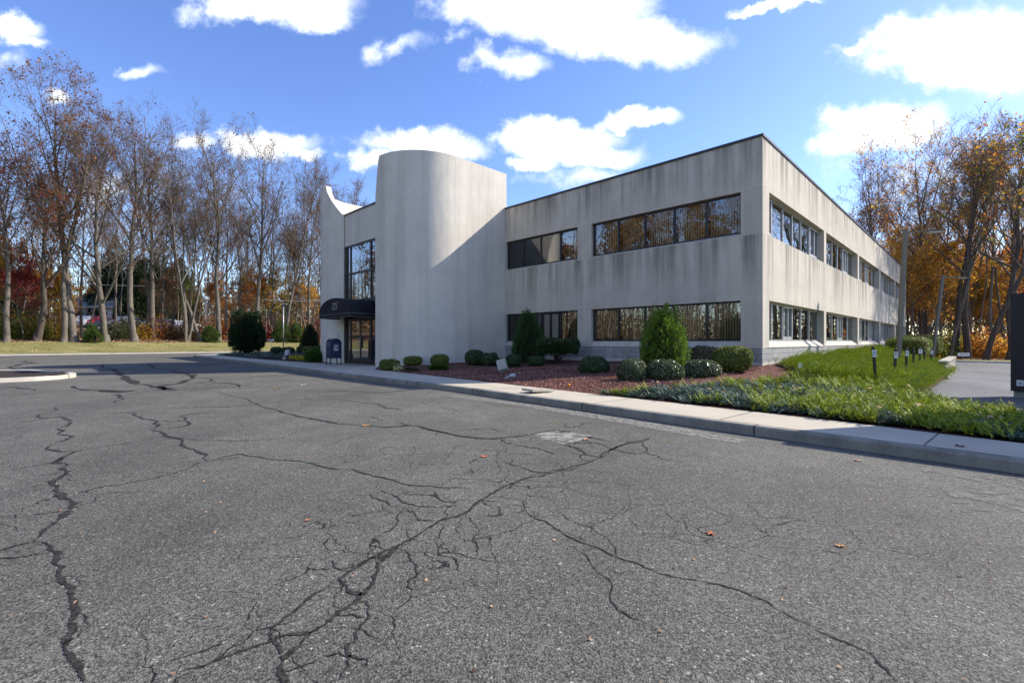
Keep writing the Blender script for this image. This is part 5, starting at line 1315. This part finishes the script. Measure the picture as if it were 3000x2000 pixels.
# near flank (towards -y), far flank, and the skin with a recessed hatch mouth on the front
m.add([(x, -hw, z) for x, z in pf], [tuple(range(n))[::-1]]) ; m.add([(x, hw, z) for x, z in pf], [tuple(range(n))])
sk = [(x, -hw, z) for x, z in pf]+[(x, hw, z) for x, z in pf]
fs = [(i, (i+1) % n, n+(i+1) % n, n+i) for i in range(n) if i not in (14, 15, 16)]
m.add(sk, fs, 0, True)
m.add([(-.12, -hw+.01, 1.22), (-.12, hw-.01, 1.22), (-.12, hw-.01, 1.0), (-.12, -hw+.01, 1.0), (-.27, -hw+.01, 1.0), (-.27, hw-.01, 1.0)], [(0, 1, 2, 3), (3, 2, 5, 4)])
m.build('body', M['mail_blue'], mbx)
m = MB(); m.obox((-.262, 0, 1.035), Vector((.03, 0, .075))*.9, (0, hw-.03, 0), Vector((.009, 0, -.004))); m.build('hatch', M['mail_blue'], mbx)
m = MB(); m.tube([(-.285, -.14, 1.07), (-.31, -.12, 1.09), (-.31, .12, 1.09), (-.285, .14, 1.07)], .009, 6); m.build('handle', M['steel'], mbx)
m = MB()
for zz in (.97, ): m.box(-hd-.006, -hd+.002, -hw+.01, hw-.01, zz-.006, zz+.006)
for sy in (-1, 1):   # rolled rims of the flanks
    m.tube([(x, sy*hw, z) for x, z in pf[2:]], .011, 6)
m.build('rim', M['mail_blue'], mbx)
for sx in (-1, 1):
    for sy in (-1, 1):
        m = MB(); x = sx*(hd-.02); y = sy*(hw-.012)
        m.box(x-.022, x+.022, y-.006, y+.006, 0, .42); m.box(x+sx*.016, x+sx*.022, y-sy*.006, y-sy*.04, 0, .42); m.box(x-.04, x+.04, y-.03, y+.03, 0, .008)
        m.build('leg', M['mail_blue'], mbx)
# flank label: pale square, dark field, stylised eagle head, words below
def panel(m, x0, x1, z0, z1, e, mi): m.add([(x0, -hw-e, z0), (x1, -hw-e, z0), (x1, -hw-e, z1), (x0, -hw-e, z1)], [(0, 1, 2, 3)], mi)
m = MB(); panel(m, -.11, .11, .68, .98, .004, 0); panel(m, -.095, .095, .765, .965, .006, 1)
def pol(pts): m.add([(-.095+u*.19, -hw-.008, .765+v*.2) for u, v in pts], [tuple(range(len(pts)))], 0)
pol([(.08, .86), (.62, .80), (.92, .62), (.98, .50), (.60, .58), (.30, .66)]); pol([(.20, .60), (.80, .44), (.66, .38), (.08, .10), (.06, .20)])
m.build('emblem', [M['white_paint'], M['mail_blue']], mbx)
def text(body, size, name, mat, parent, loc, rot, align='CENTER'):
    cu = bpy.data.curves.new(name, 'FONT'); cu.body = body; cu.size = size; cu.align_x = align; cu.extrude = .0005
    o = bpy.data.objects.new(name+'_curve', cu); col.objects.link(o); bpy.context.view_layer.update()
    me = bpy.data.meshes.new_from_object(o.evaluated_get(bpy.context.evaluated_depsgraph_get())); bpy.data.objects.remove(o)
    me.materials.clear(); me.materials.append(mat); q = bpy.data.objects.new(name, me); col.objects.link(q); q.parent = parent; q.location = loc; q.rotation_euler = rot
    return q
text('UNITED STATES', .021, 'lettering', M['mail_blue'], mbx, (0, -hw-.007, .735), (R(90), 0, 0)); text('POSTAL SERVICE', .021, 'lettering', M['mail_blue'], mbx, (0, -hw-.007, .705), (R(90), 0, 0))

# leaning lamp posts
def lamp(p, t, z, H, lean, label):
    x, y = W(p, t); e = empty('street_lamp', (x, y, z), 0, label, 'lamp post', 'leaning square lamp posts by the driveway')
    e.rotation_euler = (lean[1], lean[0], 0)
    m = MB(); s = .075; m.box(-s, s, -s, s, -.5, H)
    m.build('pole', M['pole_bronze'], e); m = MB(); m.box(-s-.01, s+.01, -s-.01, s+.01, H, H+.03); m.build('cap', M['pole_bronze'], e)
    a = MB(); a.obox((.42, -.12, H-.1), Vector((.36, -.10, .02)), Vector((.005, .02, 0)), Vector((0, 0, .03))); a.build('arm', M['pole_bronze'], e)
    h = MB(); d = Vector((.96, -.27, .03)).normalized(); sd = Vector((.27, .96, 0)).normalized(); c = Vector((1.08, -.29, H-.075))
    vs = []
    for u, w, zz in ((-.36, .06, .04), (-.2, .16, .055), (.28, .17, .04), (.36, .13, .0), (.36, .13, -.02), (-.36, .06, -.03)):
        for sg in (-1, 1): vs.append(c+d*u+sd*w*sg+Vector((0, 0, zz)))
    h.add(vs, [(2*i, 2*i+1, 2*i+3, 2*i+2) for i in range(5)]+[(10, 11, 1, 0), (0, 2, 4, 6, 8, 10), (1, 11, 9, 7, 5, 3)]); hd_ = h.build('lamp_head', M['pole_bronze'], e)
    l = MB(); l.obox(c+Vector((.03, 0, -.03)), d*.26, sd*.11, Vector((0, 0, .012))); l.build('lens', simple('lamp lens', (.6, .62, .6), .3), hd_)
    m = MB(); m.box(-.13, .13, -.13, .13, -.06, .02); m.build('base_plate', M['pole_bronze'], e)
    return e
lamp(2.26, 11.3, .0, 6.35, (R(3.2), 0), 'nearer leaning square lamp post standing in the bank juniper')
lamp(2.45, 29.4, .0, 6.1, (R(7.2), 0), 'farther leaning square lamp post beyond the hedge')

# marker posts along the bank
for i, (px, yb, Y, sg, lean, lab) in enumerate([(2566, 1111, 12.3, 1, (-5, 0), 'leaning brown marker post nearest the camera, with a white notice'), (2621, 1108, 13.7, 1, (1.5, 0), 'brown marker post with white notice, second from the camera'),
        (2654, 1093, 16.0, 1, (1.5, 0), 'brown marker post with white notice, directly right of the near lamp pole'), (2676, 1085, 18.0, 0, (1, 0), 'brown marker post without a notice, fourth from the camera'),
        (2694, 1076, 20.0, 2, (1, 0), 'brown marker post with a wider white notice, fifth from the camera'), (2708, 1074, 21.6, 0, (0, 0), 'brown marker post without a notice, sixth from the camera'), (2726, 1072, 23.2, 1, (4, 0), 'farthest brown marker post, at the foot of the far lamp pole')]):
    x = U(px, Y); z = CAMZ-(yb-1000)*Y/F; e = empty('marker_post', (x, Y, z), 0, lab, 'post', 'brown marker posts along the driveway bank')
    e.rotation_euler = (0, R(lean[0]), 0); H = .86
    m = MB(); m.box(-.026, .026, -.026, .026, -.4, H-.03); m.tube([(0, 0, H-.03), (0, 0, H-.005), (0, 0, H+.012)], [.034, .034, .018], 10); m.build('post', M['post_brown'], e)
    m = MB(); m.tube([(-.01, -.03, H-.16), (0, -.0, H-.06)], .016, 6); m.build('bracket', M['steel'], e)
    if sg:
        w = .055 if sg == 1 else .08; m = MB(); m.box(-w, w, -.034, -.029, H-.27, H-.08)
        for k in range(3): m.box(-w*.7, w*.7, -.0355, -.034, H-.125-.05*k, H-.112-.05*k, 1)
        m.build('sign', [M['white_paint'], M['coping']], e)

# retaining wall of stacked stone along the driveway
rwl = empty('retaining_wall', (*W(3.9, 9.0), -.3), R(45), 'low stacked stone retaining wall along the driveway edge', 'wall')
r = random.Random(2); m = MB(); cap = MB()
L = 9.5
for course in range(5):
    s = -.2*(course % 2)+course*.35
    while s < L:
        w_ = r.uniform(.28, .5); d_ = r.uniform(-.02, .02); m.box(s+.006, min(s+w_, L)-.006, -.13-d_+course*.02, .17, course*.135+.004, course*.135+.131); s += w_
s = 1.2
while s < L:
    w_ = r.uniform(.4, .6); cap.box(s+.005, s+w_-.005, -.10, .22, .68, .74+r.uniform(0, .01)); s += w_
m.build('stone_courses', M['stone_cap'], rwl); cap.build('cap_stones', M['stone_cap'], rwl)
def small_sign(px, Y, zc, w, h, label, post=.6, name='small_sign', rz=0):
    x = U(px, Y); e = empty(name, (x, Y, zc), rz, label, 'sign'); m = MB(); m.box(-w/2, w/2, -.01, .01, -h/2, h/2); m.build('panel', M['white_paint'], e)
    m = MB(); m.box(-w*.32, w*.32, -.012, -.0102, -.008*h/.2, .03*h/.2); m.build('lines', mk('grey_print', (.2, .2, .22)), e)
    m = MB(); m.box(-.015, .015, .011, .035, -h/2-post, h/2*.8); m.build('post', M['steel'], e); return e
small_sign(2823, 38, CAMZ-38*38/F, .95, .28, 'small white sign on a post at the woodland edge beyond the driveway', 1.0)
small_sign(2345, 13.3, CAMZ-70*13.3/F, .12, .12, 'tiny white placard standing in the juniper by the building corner', .3, rz=R(10))
small_sign(794, 43, CAMZ+4*43/F, .48, .17, 'small white sign low to the ground right of the round evergreen', .7)
vp = empty('vent_pipe', (U(2380, 14.6), 14.6, .36), 0, 'white bent plastic vent pipe poking out of the juniper by the plinth', 'pipe')
m = MB(); m.tube([(0, 0, -.15), (0, 0, .14), (-.02, 0, .17), (-.06, 0, .18)], .028, 10); m.build('pipe', M['white_paint'], vp); m = MB(); m.tube([(-.05, 0, .178), (-.085, 0, .175)], .034, 10); m.build('pipe_cap', M['white_paint'], vp)

# tilted floodlights in the beds
def flood(px, yb, yt, s, Y, label, rz, col_):
    x = U(px, Y); z = float(bed_z(x, Y)); e = empty('floodlight', (x, Y, z), rz, label, 'floodlight')
    m = MB(); a = Matrix.Rotation(R(-18), 3, 'Y') @ Matrix.Rotation(R(-25), 3, 'X')
    hx, hy, hz = s*.36, s*.16, s*.46; c = Vector((0, 0, s*.62))
    vs = []
    for sy, k in ((-1, .86), (.7, 1), (1, .95)):
        for sx, sz in ((-1, -1), (1, -1), (1, 1), (-1, 1)): vs.append(c+a@Vector((sx*hx*k, sy*hy, sz*hz*k)))
    m.add(vs, [(0, 1, 2, 3), (11, 10, 9, 8)]+[(4*r_+j, 4*r_+4+j, 4*r_+4+(j+1) % 4, 4*r_+(j+1) % 4) for r_ in (0, 1) for j in range(4)]); m.build('housing', col_, e)
    m = MB(); m.tube([(0, 0, -.05), (0, 0, s*.3)], .03, 8); m.build('stake', M['steel'], e)
    m = MB(); m.obox(c+a@Vector((0, hy*1.02, 0)), a@Vector((hx*.85, 0, 0)), a@Vector((0, .004, 0)), a@Vector((0, 0, hz*.85))); m.build('lens', M['glass_dark'], e)
flood(1470, 1076, 1042, .46, 15.4, 'tilted beige floodlight among the dark ball shrubs by the tower', R(-8), M['beige_metal'])
flood(842, 1036, 1020, .5, 30.5, 'small tilted grey floodlight in the shaded entrance bed', R(-14), M['steel'])
# small broken white fixture
x, y = U(1497, 13.9), 13.9
bf = empty('broken_fixture', (x, y, float(bed_z(x, y))+.02), R(20), 'small broken white light fixture lying in the mulch near the beige floodlight', 'light fixture')
m = MB(); m.tube([(-.2, 0, 0), (-.05, 0, .05)], [.012, .016], 6); m.build('stake', M['white_paint'], bf); m = MB(); m.tube([(-.05, 0, .06), (.0, 0, .07), (.12, 0, .07)], [.03, .06, .06], 10); m.build('lamp_body', mk('pale_plastic', (.45, .5, .5)), bf)
# flat slab, orange ball
x, y = U(1576, 10.4), 10.4
sl = tag(MB().box(-.30, .30, -.2, .2, 0, .05).build('stone_slab', M['stone_cap']), 'flat pale concrete slab lying on the red mulch beside the sidewalk', 'slab'); sl.location = (x, y, float(bed_z(x, y))-.0); sl.rotation_euler = (0, R(3), R(35))
bmx = MB(); pts = []
for i in range(7):
    a = PI*i/6; pts.append((0, 0, -.035*math.cos(a)))
bmx.tube(pts, [max(.002, .042*math.sin(PI*i/6)) for i in range(7)], 10); x, y = U(1667, 11.4), 11.4
ob = tag(bmx.build('orange_ball', mk('orange_plastic', (.8, .28, .01), rough=.5)), 'small bright orange ball-like object on the red mulch', 'ball'); ob.location = (x, y, float(bed_z(x, y))+.05)
bmx = MB(); bmx.tube([(0, 0, 0), (0, 0, .06), (.02, 0, .13), (.02, .01, .17)], [.12, .13, .09, .03], 7); x, y = U(833, 29.0), 29.0
ob = tag(bmx.build('white_rock', M['stone_cap']), 'pale rock in the shaded entrance bed', 'rock'); ob.location = (x, y, float(bed_z(x, y)))

# leaves lying on the asphalt
def leafshape(s):
    n = 22; pts = []
    for i in range(n):
        a = 2*PI*i/n; r_ = s*(.55+.45*abs(math.cos(2.5*a))**1.5)*(1.1 if abs(a-PI) > .4 else .8); pts.append((r_*math.cos(a), r_*math.sin(a), .004+.22*s*math.cos(a*2+.6)**2))
    m = MB(); m.add([(0, 0, .003)]+pts, [(0, 1+i, 1+(i+1) % n) for i in range(n)]); m.tube([(-s*.8, 0, .01), (-s*1.4, s*.1, .008)], .0015, 3); return m
for i, (a, b, s, c, lab) in enumerate([(1632, 1226, .042, (.45, .16, .06), 'tan fallen leaf, left one of the pair on the right foreground asphalt'), (1932, 1255, .04, (.40, .22, .09), 'curled tan leaf, right one of the pair on the right foreground asphalt'), (1112, 1049, .055, (.5, .17, .08), 'reddish leaf on the asphalt left of the concrete patch'),
      (1970, 1058, .05, (.5, .3, .18), 'pale pink-brown leaf on the asphalt near the kerb'), (1346, 1010, .05, (.5, .25, .14), 'leaf lying on the worn concrete patch'), (2205, 1025, .06, (.13, .05, .03), 'dark brown leaf lying on the sidewalk at the right'), (637, 893, .11, (.45, .3, .1), 'yellowish leaf on the asphalt near the far cracks'),
      (839, 978, .08, (.4, .2, .07), 'orange leaf beside the long crack in the middle distance'), (706, 1195, .025, (.4, .16, .08), 'thin rust-coloured leaf scrap on the foreground asphalt'), (697, 884, .09, (.65, .6, .55), 'small pale scrap on the asphalt before the entrance')]):
    x, y = P3(a*1.2755, b*1.2755); 
    zz = .002
    if 'sidewalk' in lab: y = (CAMZ-.124)*F/(b*1.2755-1000); x = U(a*1.2755, y); zz = .126
    if a == 1346: zz = .006
    o = leafshape(s*.75).build('fallen_leaf', simple('leaf %d' % i, c, .8)); o.location = (x, y, zz); o.rotation_euler = (0, 0, i*1.3); tag(o, lab, 'leaf', 'fallen leaves on the pavement')

# sign cabinet at the right edge; an unseen slab added to shade the sidewalk
def cabinet(x, y, w, h, d, rz, z, label):
    e = empty('sign_or_shade_slab', (x, y, z), rz, label, 'sign'); m = MB(); m.box(0, w, 0, d, .03, h); m.build('cabinet', M['cab_brown'], e)
    m = MB(); m.box(.05, w-.05, .04, d-.04, -.5, .03); m.build('base', M['kerb'], e)
    m = MB(); m.box(.10, .22, -.006, 0, .16, .30); m.box(.125, .195, -.009, -.006, .2, .26, 1); m.build('rating_plate', [M['white_paint'], M['steel']], e)
    m = MB(); m.box(-.012, w+.012, -.012, d+.012, h, h+.03); m.build('top_cap', M['cab_brown'], e); return e
cabinet(12.13, 11.42, 2.2, 2.36, .45, R(-48), .02, 'dark brown sign cabinet cut off by the right edge of the photo')
cabinet(7.62, 6.85, 2.4, 3.15, .3, R(-45), .02, 'unseen dark brown slab added just outside the right edge to shade the sidewalk')
# white globe lamp and grey pole on the left, with power lines
x, Y = U(603, 60), 60
gl = empty('globe_lamp', (x, Y, ground_z(x, Y)), 0, 'white post lamp with a globe in the woods left of the evergreen', 'lamp post')
m = MB(); H = CAMZ+128*60/F-gl.location.z; m.tube([(0, 0, -.2), (0, 0, H-.4)], .09, 8); m.build('pole', M['white_paint'], gl)
m = MB(); m.tube([(0, 0, H-.45), (0, 0, H-.25), (0, 0, H+.05), (0, 0, H+.2)], [.15, .38, .38, .15], 12); m.build('globe', M['white_paint'], gl)
x, Y = U(830, 41), 41
gp = empty('thin_pole', (x, Y, .1), 0, 'thin grey pole with a small box on top behind the entrance bed', 'pole')
m = MB(); H = CAMZ+108*41/F-.1; m.tube([(0, 0, -.2), (0, 0, H)], .045, 8); m.build('pole', M['steel'], gp); m = MB(); m.box(-.28, .28, -.08, .08, H, H+.1); m.build('lamp_head', M['steel'], gp)
def wire(a, b, sag, r_=.02):
    pts = []
    for i in range(17):
        t = i/16; p = Vector(a).lerp(Vector(b), t); p.z -= sag*4*t*(1-t); pts.append(p)
    return pts
GW = 'power lines through the left-hand woods'
for (pa, ya, pb, yb, Y, lab) in [(-60, 800, 480, 838, 66, 'power line in front of the conifers on the left'), (480, 838, 1060, 880, 66, 'power line from the conifers to the entrance tower'), (680, 868, 1060, 874, 63, 'short upper power line left of the entrance tower')]:
    m = MB(); m.tube(wire((U(pa, Y), Y, CAMZ+(1000-ya)*Y/F), (U(pb, Y), Y, CAMZ+(1000-yb)*Y/F), .5), .03, 4)
    tag(m.build('power_line', mk('pale_cable', (.5, .48, .45))), lab, 'power line', GW)
for px, Y in ((-60, 66), (480, 66), (1060, 66)):
    x = U(px, Y); z = ground_z(x, Y); e = empty('utility_pole', (x, Y, z), 0, {-60: 'wooden utility pole outside the left edge', 480: 'wooden utility pole amid the woods near the conifers', 1060: 'wooden utility pole hidden behind the entrance tower'}[px], 'utility pole')
    m = MB(); m.tube([(0, 0, -.3), (0, 0, 10.5-z)], [.17, .12], 8); m.build('pole', M['bark'], e); m = MB(); m.box(-1, 1, -.06, .06, 9.6-z, 9.75-z); m.build('crossarm', M['bark'], e)

# white house beyond the trees
hx, hY = U(330, 84), 84; hz_ = 4.5
hs = empty('white_house', (hx, hY, hz_), R(-6), 'long low white building with a grey roof glimpsed behind the trees', 'building')
m = MB(); m.box(-9, 1.4, 0, 9, -.6, 3.0); m.build('wall', M['white_paint'], hs)
m = MB(); m.box(1.4, 2.3, 1.0, 9, -.6, 2.1); m.build('annex', M['white_paint'], hs)
m = MB(); m.add([(-9.6, -.8, 2.9), (2.0, -.8, 2.9), (2.0, 9.8, 2.9), (-9.6, 9.8, 2.9), (-9.6, 4.5, 6.3), (2.0, 4.5, 6.3)], [(0, 1, 5, 4), (2, 3, 4, 5), (1, 2, 5), (3, 0, 4), (0, 3, 2, 1)]); rf_ = m.build('roof', mk('grey_shingle', (.22, .22, .22), var=.25, scale=3), hs)
m = MB(); m.box(-9.65, 2.05, -.86, -.80, 2.78, 2.95); m.build('fascia', M['white_paint'], rf_)
for a in (-7.5, -3.6):
    m = MB(); m.box(a, a+1.6, -.04, .0, 1.0, 2.2); w1 = m.build('window', M['coping'], hs)
m = MB(); m.box(-1.4, -1.05, -.03, 0, 1.5, 1.95); m.build('notice', M['mail_blue'], hs)

# parked cars
def car(px, Y, color, rz, label, kind='sedan', z=None):
    x = U(px, Y); z = ground_z(x, Y) if z is None else z
    e = empty('parked_car', (x, Y, z), rz, label, 'car' if kind != 'truck' else 'truck', 'vehicles parked beyond the trees')
    pm = simple('car paint '+label[:12], color, .25, .6, var=.03); L = {'sedan': 4.6, 'suv': 4.7, 'truck': 5.6}[kind]; h = {'sedan': 1.42, 'suv': 1.72, 'truck': 1.9}[kind]; wl = .92
    sh = .62*h; 
    prof = {'sedan': [(0, .3), (0, .62), (.05, sh-.04), (.27, sh+.03), (.40, h), (.68, h), (.84, sh+.06), (.98, sh), (1, .55), (1, .3)],
            'suv': [(0, .32), (0, .72), (.04, sh), (.24, sh+.06), (.34, h), (.90, h-.03), (.985, sh+.04), (1, .6), (1, .32)],
            'truck': [(0, .4), (0, .8), (.03, sh-.08), (.24, sh), (.33, h), (.55, h), (.585, sh), (.60, sh-.06), (1, sh-.06), (1, .4)]}[kind]
    m = MB(); P = []
    for u, zz in prof: P.append((u*L-L/2, zz))
    n = len(P); rows = []
    for yy, inset in ((-wl, .0), (wl, .0)):
        rows.append([(px_, yy*(.80 if zz > sh+.1 else 1), zz) for px_, zz in P])
    m.add(rows[0]+rows[1], [(i, n+i, n+(i+1) % n, (i+1) % n) for i in range(n)]+[tuple(range(n)), tuple(range(n, 2*n))[::-1]]); m.build('body', pm, e)
    g = MB(); hi = [p for p in P if p[1] > sh+.02 or abs(p[1]-(sh+.03)) < .05]
    i0 = [i for i, p in enumerate(P) if p[1] >= h-.05]; a, b = P[i0[0]], P[i0[-1]]; a0, b0 = P[i0[0]-1], P[i0[-1]+1]
    for sy in (-1, 1):
        def q(p, k): return (p[0], sy*(.925 if p[1] < sh+.1 else .752), p[1])
        lo, up = .06, .07
        A0 = (a0[0]+(a[0]-a0[0])*.25+.1, 0, sh+.06); g.add([(A0[0], sy*.885, sh+.07), (a[0]+.1, sy*.765, h-up), (b[0]-.05, sy*.765, h-up), (b0[0]-(b0[0]-b[0])*.3, sy*.885, sh+.09)], [(0, 1, 2, 3) if sy < 0 else (3, 2, 1, 0)])
    g.add([(a0[0]+.08, -.74, a0[1]+.06), (a0[0]+.08, .74, a0[1]+.06), (a[0]-.03, .68, h-.05), (a[0]-.03, -.68, h-.05)], [(0, 1, 2, 3)]); g.add([(b0[0]-.02, -.72, b0[1]+.08), (b0[0]-.02, .72, b0[1]+.08), (b[0]+.03, .66, h-.06), (b[0]+.03, -.66, h-.06)], [(3, 2, 1, 0)])
    g.build('windows', mk('car_glass', (.02, .025, .03), rough=.08, spec=.8), e)
    for sx in (-.31, .31):
        for sy in (-1, 1):
            w1 = MB(); w1.tube([(sx*L, sy*.72, .33), (sx*L, sy*.93, .33)], .33, 16); wo = w1.build('wheel', M['black_rubber'], e); w2 = MB(); w2.tube([(sx*L, sy*.925, .33), (sx*L, sy*.94, .33)], .2, 12); w2.build('rim', M['steel'], wo)
    for sy in (-.65, .65):
        l = MB(); l.box(-L/2-.02, -L/2+.06, sy-.18, sy+.18, .62, .76); l.build('headlight', M['white_paint'], e)
    return e
mk('car_glass', (.02, .025, .03), rough=.08, spec=.8)
car(255, 74, (.62, .63, .65), R(100), 'white car nearest the red car, left of it', 'suv'); car(285, 75, (.35, .01, .015), R(92), 'red car parked before the white house', 'suv'); car(305, 68, (.05, .055, .06), R(80), 'dark grey car in front of the red car')
car(368, 78, (.30, .31, .33), R(95), 'grey van-like car right of the white house', 'suv'); car(388, 70, (.04, .05, .07), R(170), 'dark car behind the straight pale trunk'); car(425, 71, (.12, .14, .18), R(160), 'blue-grey car just right of the straight pale trunk')
car(478, 76, (.02, .03, .07), R(85), 'dark blue vehicle behind the white truck', 'suv'); car(512, 67, (.62, .62, .6), R(160), 'white pickup truck parked among the bushes', 'truck'); car(585, 72, (.55, .55, .55), R(150), 'white car beside the globe lamp post', 'sedan')
car(40, 66, (.5, .5, .5), R(170), 'pale car glimpsed through bushes at the far left', 'sedan')

# ================================================================ CAMERA, SUN, SKY
sc = bpy.context.scene
cam = bpy.data.cameras.new('camera'); co = bpy.data.objects.new('camera', cam); col.objects.link(co); sc.camera = co
cam.sensor_width = 36; cam.lens = F/3000*36; cam.clip_end = 2000; cam.clip_start = .05
co.location = (0, 0, CAMZ); co.rotation_euler = (R(90), 0, 0)
EL = R(35.5); SD = Vector((.967*math.cos(EL), .255*math.cos(EL), math.sin(EL))).normalized()
su = bpy.data.lights.new('sun', 'SUN'); so = bpy.data.objects.new('sun', su); col.objects.link(so)
su.energy = SUN_E; su.angle = R(.53); su.color = (1, .94, .84); so.rotation_euler = SD.to_track_quat('Z', 'Y').to_euler()
w = bpy.data.worlds.new('World'); sc.world = w; w.use_nodes = True
t = NT.__new__(NT); t.nt = w.node_tree; t.nt.nodes.clear(); t.out = t.nt.nodes.new('ShaderNodeOutputWorld')
sky = t.n('ShaderNodeTexSky'); sky.sky_type = 'NISHITA'; sky.sun_disc = False; sky.sun_elevation = EL; sky.sun_rotation = math.atan2(SD.x, SD.y); sky.altitude = 50; sky.air_density = 1.0; sky.dust_density = .3; sky.ozone_density = 2.5
tint = t.n('ShaderNodeHueSaturation', i={'Color': sky.outputs[0], 'Saturation': SKY_SAT, 'Value': 1.4, 'Hue': .516})
bg = t.n('ShaderNodeBackground', i={'Color': tint.outputs[0], 'Strength': SKY_E})
dr = t.n('ShaderNodeTexCoord').outputs['Generated']; sp = t.n('ShaderNodeSeparateXYZ', i={0: dr})
ysafe = t.m('MAXIMUM', sp.outputs[1], .02)
u = t.m('DIVIDE', sp.outputs[0], ysafe); v = t.m('DIVIDE', sp.outputs[2], ysafe)
cv = t.n('ShaderNodeCombineXYZ', i={0: u, 1: v, 2: 0}).outputs[0]
wn = t.noise(cv, 3.5, 6, .62, out='Color'); wn2 = t.n('ShaderNodeVectorMath', operation='SUBTRACT', i={0: wn}); wn2.inputs[1].default_value = (.5, .5, .5)
wn3 = t.n('ShaderNodeVectorMath', operation='SCALE', i={0: wn2.outputs[0]}); wn3.inputs['Scale'].default_value = .19
wv = t.n('ShaderNodeVectorMath', operation='ADD', i={0: cv, 1: wn3.outputs[0]}).outputs[0]
CL = [(820, 10, 270, 70, 1), (940, 40, 120, 45, 1), (1600, 20, 330, 110, 1), (1880, 110, 260, 75, .85), (1480, 190, 130, 45, .55), (1160, 130, 90, 35, .35), (1320, 125, 60, 20, .3),
      (2860, 165, 350, 115, 1), (2760, 240, 170, 50, .8), (2500, 150, 60, 22, .5), (2600, 375, 190, 75, .95), (2480, 430, 80, 40, .7), (2150, 650, 200, 50, .3),
      (1230, 435, 220, 55, .8), (1090, 490, 110, 40, .8), (1620, 400, 190, 62, 1), (1730, 455, 130, 40, .9), (1860, 345, 110, 35, 1), (1560, 470, 90, 30, .8), (790, 440, 130, 42, .9), (590, 440, 80, 30, .6), (880, 470, 60, 25, .7), (430, 195, 100, 24, .45), (165, 270, 50, 22, .6),
      (30, 70, 90, 45, .8), (60, 115, 80, 28, .6), (20, 170, 60, 40, .3), (2270, 8, 120, 18, .9), (1700, 520, 200, 40, .35), (350, 560, 260, 90, .25), (2750, 520, 300, 120, .25)]
best = None
for px, py, rx, ry, a in CL:
    s1 = t.n('ShaderNodeVectorMath', operation='SUBTRACT', i={0: wv}); s1.inputs[1].default_value = ((px-1500)/F, (1000-py)/F, 0)
    s2 = t.n('ShaderNodeVectorMath', operation='MULTIPLY', i={0: s1.outputs[0]}); s2.inputs[1].default_value = (F/rx, F/ry, 0)
    s3 = t.n('ShaderNodeVectorMath', operation='LENGTH', i={0: s2.outputs[0]})
    d = t.m('MULTIPLY', t.m('SUBTRACT', 1.2, s3.outputs['Value']), a)
    best = d if best is None else t.m('MAXIMUM', best, d)
fine = t.noise(cv, 14, 6, .6)
dens = t.m('ADD', best, t.m('MULTIPLY', t.m('SUBTRACT', fine, .5), .95))
front = t.mr(dens, .02, .5, 0, 1, True)
front = t.m('MULTIPLY', front, t.mr(sp.outputs[1], .05, .25))
gen = t.mr(t.noise(t.mapping(dr, (1, 1, 2.2)), 2.6, 7, .58), .52, .66, 0, 1, True)
back = t.m('MULTIPLY', gen, t.mr(sp.outputs[1], .25, .05))
mask = t.m('MAXIMUM', front, back)
mask = t.m('MULTIPLY', mask, t.mr(sp.outputs[2], 0, .08))
shade = t.mix(t.mr(t.m('ADD', dens, t.m('MULTIPLY', t.noise(cv, 7, 4), .5)), .35, 1.1), (.66, .76, .94), (1.0, 1.0, 1.0))
cb = t.n('ShaderNodeBackground', i={'Color': shade, 'Strength': CLOUD_E})
mx = t.n('ShaderNodeMixShader'); t.set(mx.inputs[0], mask); t.set(mx.inputs[1], bg.outputs[0]); t.set(mx.inputs[2], cb.outputs[0])
t.nt.links.new(mx.outputs[0], t.out.inputs['Surface'])
sc.view_settings.view_transform = 'Standard'; sc.view_settings.look = 'None'; sc.view_settings.exposure = EXPO; sc.view_settings.gamma = 1
sc.cycles.use_denoising = True
sc.cycles.max_bounces = 6; sc.cycles.transparent_max_bounces = 10; sc.cycles.glossy_bounces = 3; sc.cycles.caustics_reflective = False; sc.cycles.caustics_refractive = False
